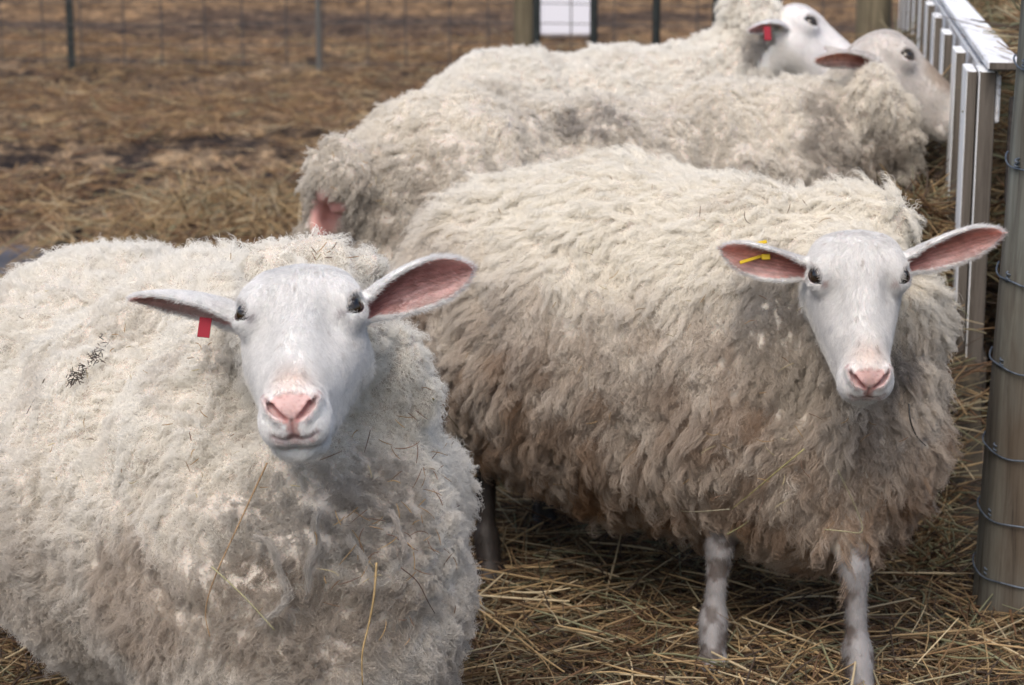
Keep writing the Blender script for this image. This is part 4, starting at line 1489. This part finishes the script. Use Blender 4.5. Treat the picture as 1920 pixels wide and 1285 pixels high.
    m.box(((xa + xb) / 2, Y, .21), ((xb - xa) / 2, .18, .20), None, .03)
    m.build('tub_body', mat_flat('white_plastic', (.70, .72, .80), .5), root, False)
    m = MB()
    m.box(((xa + xb) / 2, Y, .425), ((xb - xa) / 2 + .02, .20, .02), None, .008)
    m.build('lid', mat_flat('bright_white_plastic', (.80, .81, .84), .4), root)

    # wet mud and the lane at the far side
    V, F_ = [], []
    rng = np.random.default_rng(3)
    c = np.array([-1.95, 6.85])
    n = 48
    V = [(c[0], c[1], -.035)] + [(c[0] + math.cos(w) * (.68 + .08 * math.sin(3 * w) + .04 * math.sin(7 * w)), c[1] + math.sin(w) * (.42 + .05 * math.sin(4 * w + 1)), -.035) for w in np.linspace(0, 2 * math.pi, n, endpoint=False)]
    F_ = [(0, 1 + i, 1 + (i + 1) % n) for i in range(n)]
    o = mesh_obj('puddle', V, F_, mat_noise('wet_mud', (.04, .035, .036), (.10, .088, .094), (1, 1, 1), 6, rough=.45, bump=.5), None)
    tag(o, 'grey wet mud patch behind the left sheep', kind='structure')
    V = [(-14, 20.6, .03), (-3.6, 20.9, .03), (-3.2, 26, .03), (-14, 27, .03)]
    o = mesh_obj('lane', V, [(0, 1, 2, 3)], mat_noise('lane_surface', (.19, .17, .19), (.25, .23, .26), (1, 1, 1), 3, rough=.8), None)
    tag(o, 'grey lane at the far left edge of the field', kind='structure')
import time as _t
def _T(s):
    print('BUILD', s, round(_t.process_time(), 1), flush=True)


_T('start')
make_ground()
make_straw()
make_feeder()
make_fences()
_T('place')
s1 = make_sheep('woolly white sheep nearest the camera at left, facing it, red ear tag', GRP, sheep1)
_T('s1')
s2 = make_sheep('thick woolled sheep beside the round post, brown belly, face to the camera, yellow ear tag', GRP, sheep2)
_T('s2')
s3 = make_sheep('sheep seen from its pink rump, head sideways between the white feeder slats, no ear tag', GRP, sheep3)
_T('s3')
s4 = make_sheep('farthest sheep, mostly hidden behind the feeding one, red tag in its ear', GRP, sheep4)
_T('s4')

# ---------------------------------------------------------------- straw caught in the wool
def make_bits():
    bpy.context.view_layer.update()
    bodies = [[o for o in s.children if o.name.startswith('body')][0] for s in (s1, s2, s3)]

    def hit(px, py, off):
        d = nrm(P(px, py, 3.0) - CAM)
        best = None
        for o in bodies:
            ok, loc, no, _ = o.ray_cast(Vector(CAM), Vector(d))
            if ok:
                k = (loc - Vector(CAM)).length
                if best is None or k < best[0]:
                    best = (k, np.array(loc), np.array(no))
        if best is None:
            return None
        return best[1] - d * off

    def stalk(name, label, px, r, c, off=.034, group=None):
        """thin bent stalk through several points on the fleece"""
        pts = [hit(a, b, off) for a, b in px]
        z = [q for q in pts if q is not None]
        if len(z) < 2:
            return
        z = np.array(z)
        t = np.linspace(0, len(z) - 1, 6 * len(z))
        i = np.minimum(t.astype(int), len(z) - 2)
        f = (t - i)[:, None]
        q = z[i] * (1 - f) + z[i + 1] * f
        # smooth the depth so that the stalk lies straight over the wool
        for _ in range(12):
            q[1:-1] = .5 * q[1:-1] + .25 * (q[:-2] + q[2:])
        m = MB()
        m.tube(q, np.linspace(r, r * .55, len(q)), 6)
        v = np.array(m.v)
        o0 = q[0]
        m.v = [tuple(x) for x in v - o0]
        o = m.build(name, mat_noise(name + '_skin', [k * .6 for k in c], c, (1, 1, 1), 120, rough=.5, bump=.1), None, True)
        o.location = o0
        tag(o, label, 'straw', 'long straws caught in the fleece')

    stalk('straw_stalk', 'long brown bent straw hanging below the chin of the left sheep', [(501, 868), (472, 930), (440, 1000), (400, 1085), (381, 1150), (394, 1195)], .0012, (.36, .24, .13), .04)
    stalk('straw_stalk', 'short pale green straw crossing the long bent one on the left chest', [(397, 1063), (455, 1115), (515, 1182)], .0009, (.42, .40, .22), .042)
    stalk('straw_stalk', 'golden split straw low on the right of the left sheep', [(706, 1055), (702, 1120), (690, 1180), (677, 1225), (680, 1285)], .0016, (.45, .32, .15), .042)
    stalk('straw_stalk', 'straw sticking off the right shoulder of the left sheep toward the brown wool', [(812, 748), (845, 785), (876, 824)], .0013, (.34, .29, .16), .034)
    stalk('straw_stalk', 'thin dark stem on the far left side of the left sheep', [(84, 710), (68, 742), (50, 776)], .0009, (.10, .08, .06), .034)
    stalk('straw_stalk', 'thin dark bent stem at the lower right of the left sheep chest', [(752, 1065), (785, 1090), (800, 1125), (815, 1150)], .0009, (.14, .09, .07), .036)
    stalk('straw_stalk', 'long yellow green stem on the chest of the right sheep', [(1508, 842), (1455, 885), (1415, 920), (1372, 955)], .0011, (.36, .33, .14), .046)
    stalk('straw_stalk', 'pale curved blade lying across the belly wool of the right sheep', [(1228, 940), (1262, 957), (1300, 961), (1368, 955)], .0013, (.50, .47, .34), .046)
    stalk('straw_stalk', 'short green stem under the yellow green one on the right sheep', [(1362, 1003), (1395, 985), (1405, 975)], .0010, (.36, .35, .18), .046)
    stalk('straw_stalk', 'thin bent stem near the front leg of the right sheep', [(1546, 993), (1590, 997), (1616, 1002), (1618, 985), (1600, 940), (1570, 880)], .0009, (.36, .34, .20), .046)
    stalk('straw_stalk', 'dark hooked stem right of the muzzle of the right sheep', [(1704, 758), (1706, 790), (1718, 820), (1736, 836)], .0015, (.06, .055, .05), .044)
    stalk('straw_stalk', 'small pale curl at the lower belly of the right sheep', [(1290, 1030), (1320, 1036), (1352, 1028)], .0010, (.46, .44, .32), .046)

    rng = np.random.default_rng(11)
    P3, L, D, C = [], [], [], []

    def bits(n, cx, cy, sx, sy, l0, l1, cols, off=.030):
        for _ in range(n):
            a, b = cx + sx * rng.standard_normal(), cy + sy * rng.standard_normal()
            if (555 - a) ** 2 / 130 ** 2 + (690 - b) ** 2 / 190 ** 2 < 1 or (240 < a < 895 and 486 < b < 640) or (1350 < a < 1885 and 425 < b < 520) or (1610 - a) ** 2 / 110 ** 2 + (610 - b) ** 2 / 180 ** 2 < 1:
                continue
            q = hit(a, b, off)
            if q is None:
                continue
            w = rng.random() * 6.28
            l = rng.uniform(l0, l1)
            e = C_R * math.cos(w) + C_U * math.sin(w) + C_F * rng.uniform(-.4, .4)
            k = rng.standard_normal(3) * .3
            t = np.linspace(-.5, .5, 5)[:, None]
            P3.append(q + e * l * t + k * l * (t ** 2 - .12))
            c = cols[rng.integers(len(cols))]
            C.append(np.array(c) * rng.uniform(.7, 1.2))
    dk = [(.16, .10, .07), (.22, .14, .09), (.28, .19, .11)]
    gd = [(.38, .26, .13), (.30, .20, .10), (.42, .36, .22)]
    bits(45, 800, 860, 40, 110, .010, .028, dk + gd[:1])
    bits(40, 700, 1000, 60, 120, .010, .035, dk + gd)
    bits(16, 610, 482, 26, 10, .006, .018, dk + gd, .026)
    bits(45, 300, 800, 150, 160, .005, .014, dk + gd)
    for k in range(16):
        f = rng.random() ** 1.0
        bits(6, 118 + 85 * f, 735 - 95 * f, 6, 7, .003, .012, [(.045, .04, .035), (.08, .06, .05)], .033)
    bits(40, 400, 560, 110, 60, .005, .013, gd)
    bits(35, 1250, 520, 220, 110, .008, .02, gd + dk, .036)
    bits(40, 1450, 820, 140, 100, .010, .030, gd + dk, .040)
    bits(7, 1480, 420, 50, 20, .008, .022, dk, .036)
    bits(25, 750, 330, 120, 70, .010, .02, gd, .036)
    P3 = np.array(P3)
    o = curves_obj('straw_bits', P3, np.tile([.0004, .0006, .0006, .0005, .0003], (len(P3), 1)), np.array(C), M_STRAW)
    tag(o, 'small bits of straw and chaff caught all over the fleeces', kind='stuff')


make_bits()
_T('bits')
# ---------------------------------------------------------------- camera and light
cam = bpy.data.cameras.new('camera')
co = bpy.data.objects.new('camera', cam)
COL.objects.link(co)
co.location = CAM
co.rotation_euler = (math.pi / 2 - TH, 0, 0)
cam.sensor_width = 36
cam.lens = FPX / 1920 * 36
cam.clip_start = .05
cam.clip_end = 500
cam.dof.use_dof = True
cam.dof.focus_distance = 2.78
cam.dof.aperture_fstop = 8.0
SC.camera = co

w = bpy.data.worlds.new('World')
SC.world = w
w.use_nodes = True
nt = w.node_tree
bg = nt.nodes['Background']
sky = nt.nodes.new('ShaderNodeTexSky')
sky.sky_type = 'NISHITA'
sky.sun_disc = False
SUN_EL, SUN_AZ = math.radians(55), math.radians(200)     # azimuth measured clockwise from +Y
sky.sun_elevation = SUN_EL
sky.sun_rotation = SUN_AZ
sky.air_density = 1.0
sky.dust_density = 5.0
sky.ozone_density = .6
nt.links.new(sky.outputs[0], bg.inputs[0])
bg.inputs[1].default_value = .145
sl = bpy.data.lights.new('sun', 'SUN')
sl.energy = .85
sl.angle = math.radians(40)
sl.color = (1, .99, .98)
so = bpy.data.objects.new('sun', sl)
COL.objects.link(so)
sd = Vector((math.sin(SUN_AZ) * math.cos(SUN_EL), math.cos(SUN_AZ) * math.cos(SUN_EL), math.sin(SUN_EL)))
so.rotation_euler = sd.to_track_quat('Z', 'Y').to_euler()
so.location = (0, 0, 6)
vs = SC.view_settings
vs.view_transform = 'Standard'
vs.look = 'None'
vs.gamma = 1
vs.exposure = 0.50
SC.render.engine = 'CYCLES'
SC.cycles.max_bounces = 8
SC.cycles.diffuse_bounces = 4
SC.cycles.transmission_bounces = 4
SC.cycles.sample_clamp_indirect = 6
SC.cycles.use_denoising = True
SC.cycles_curves.shape = 'RIBBONS'
SC.cycles_curves.subdivisions = 2
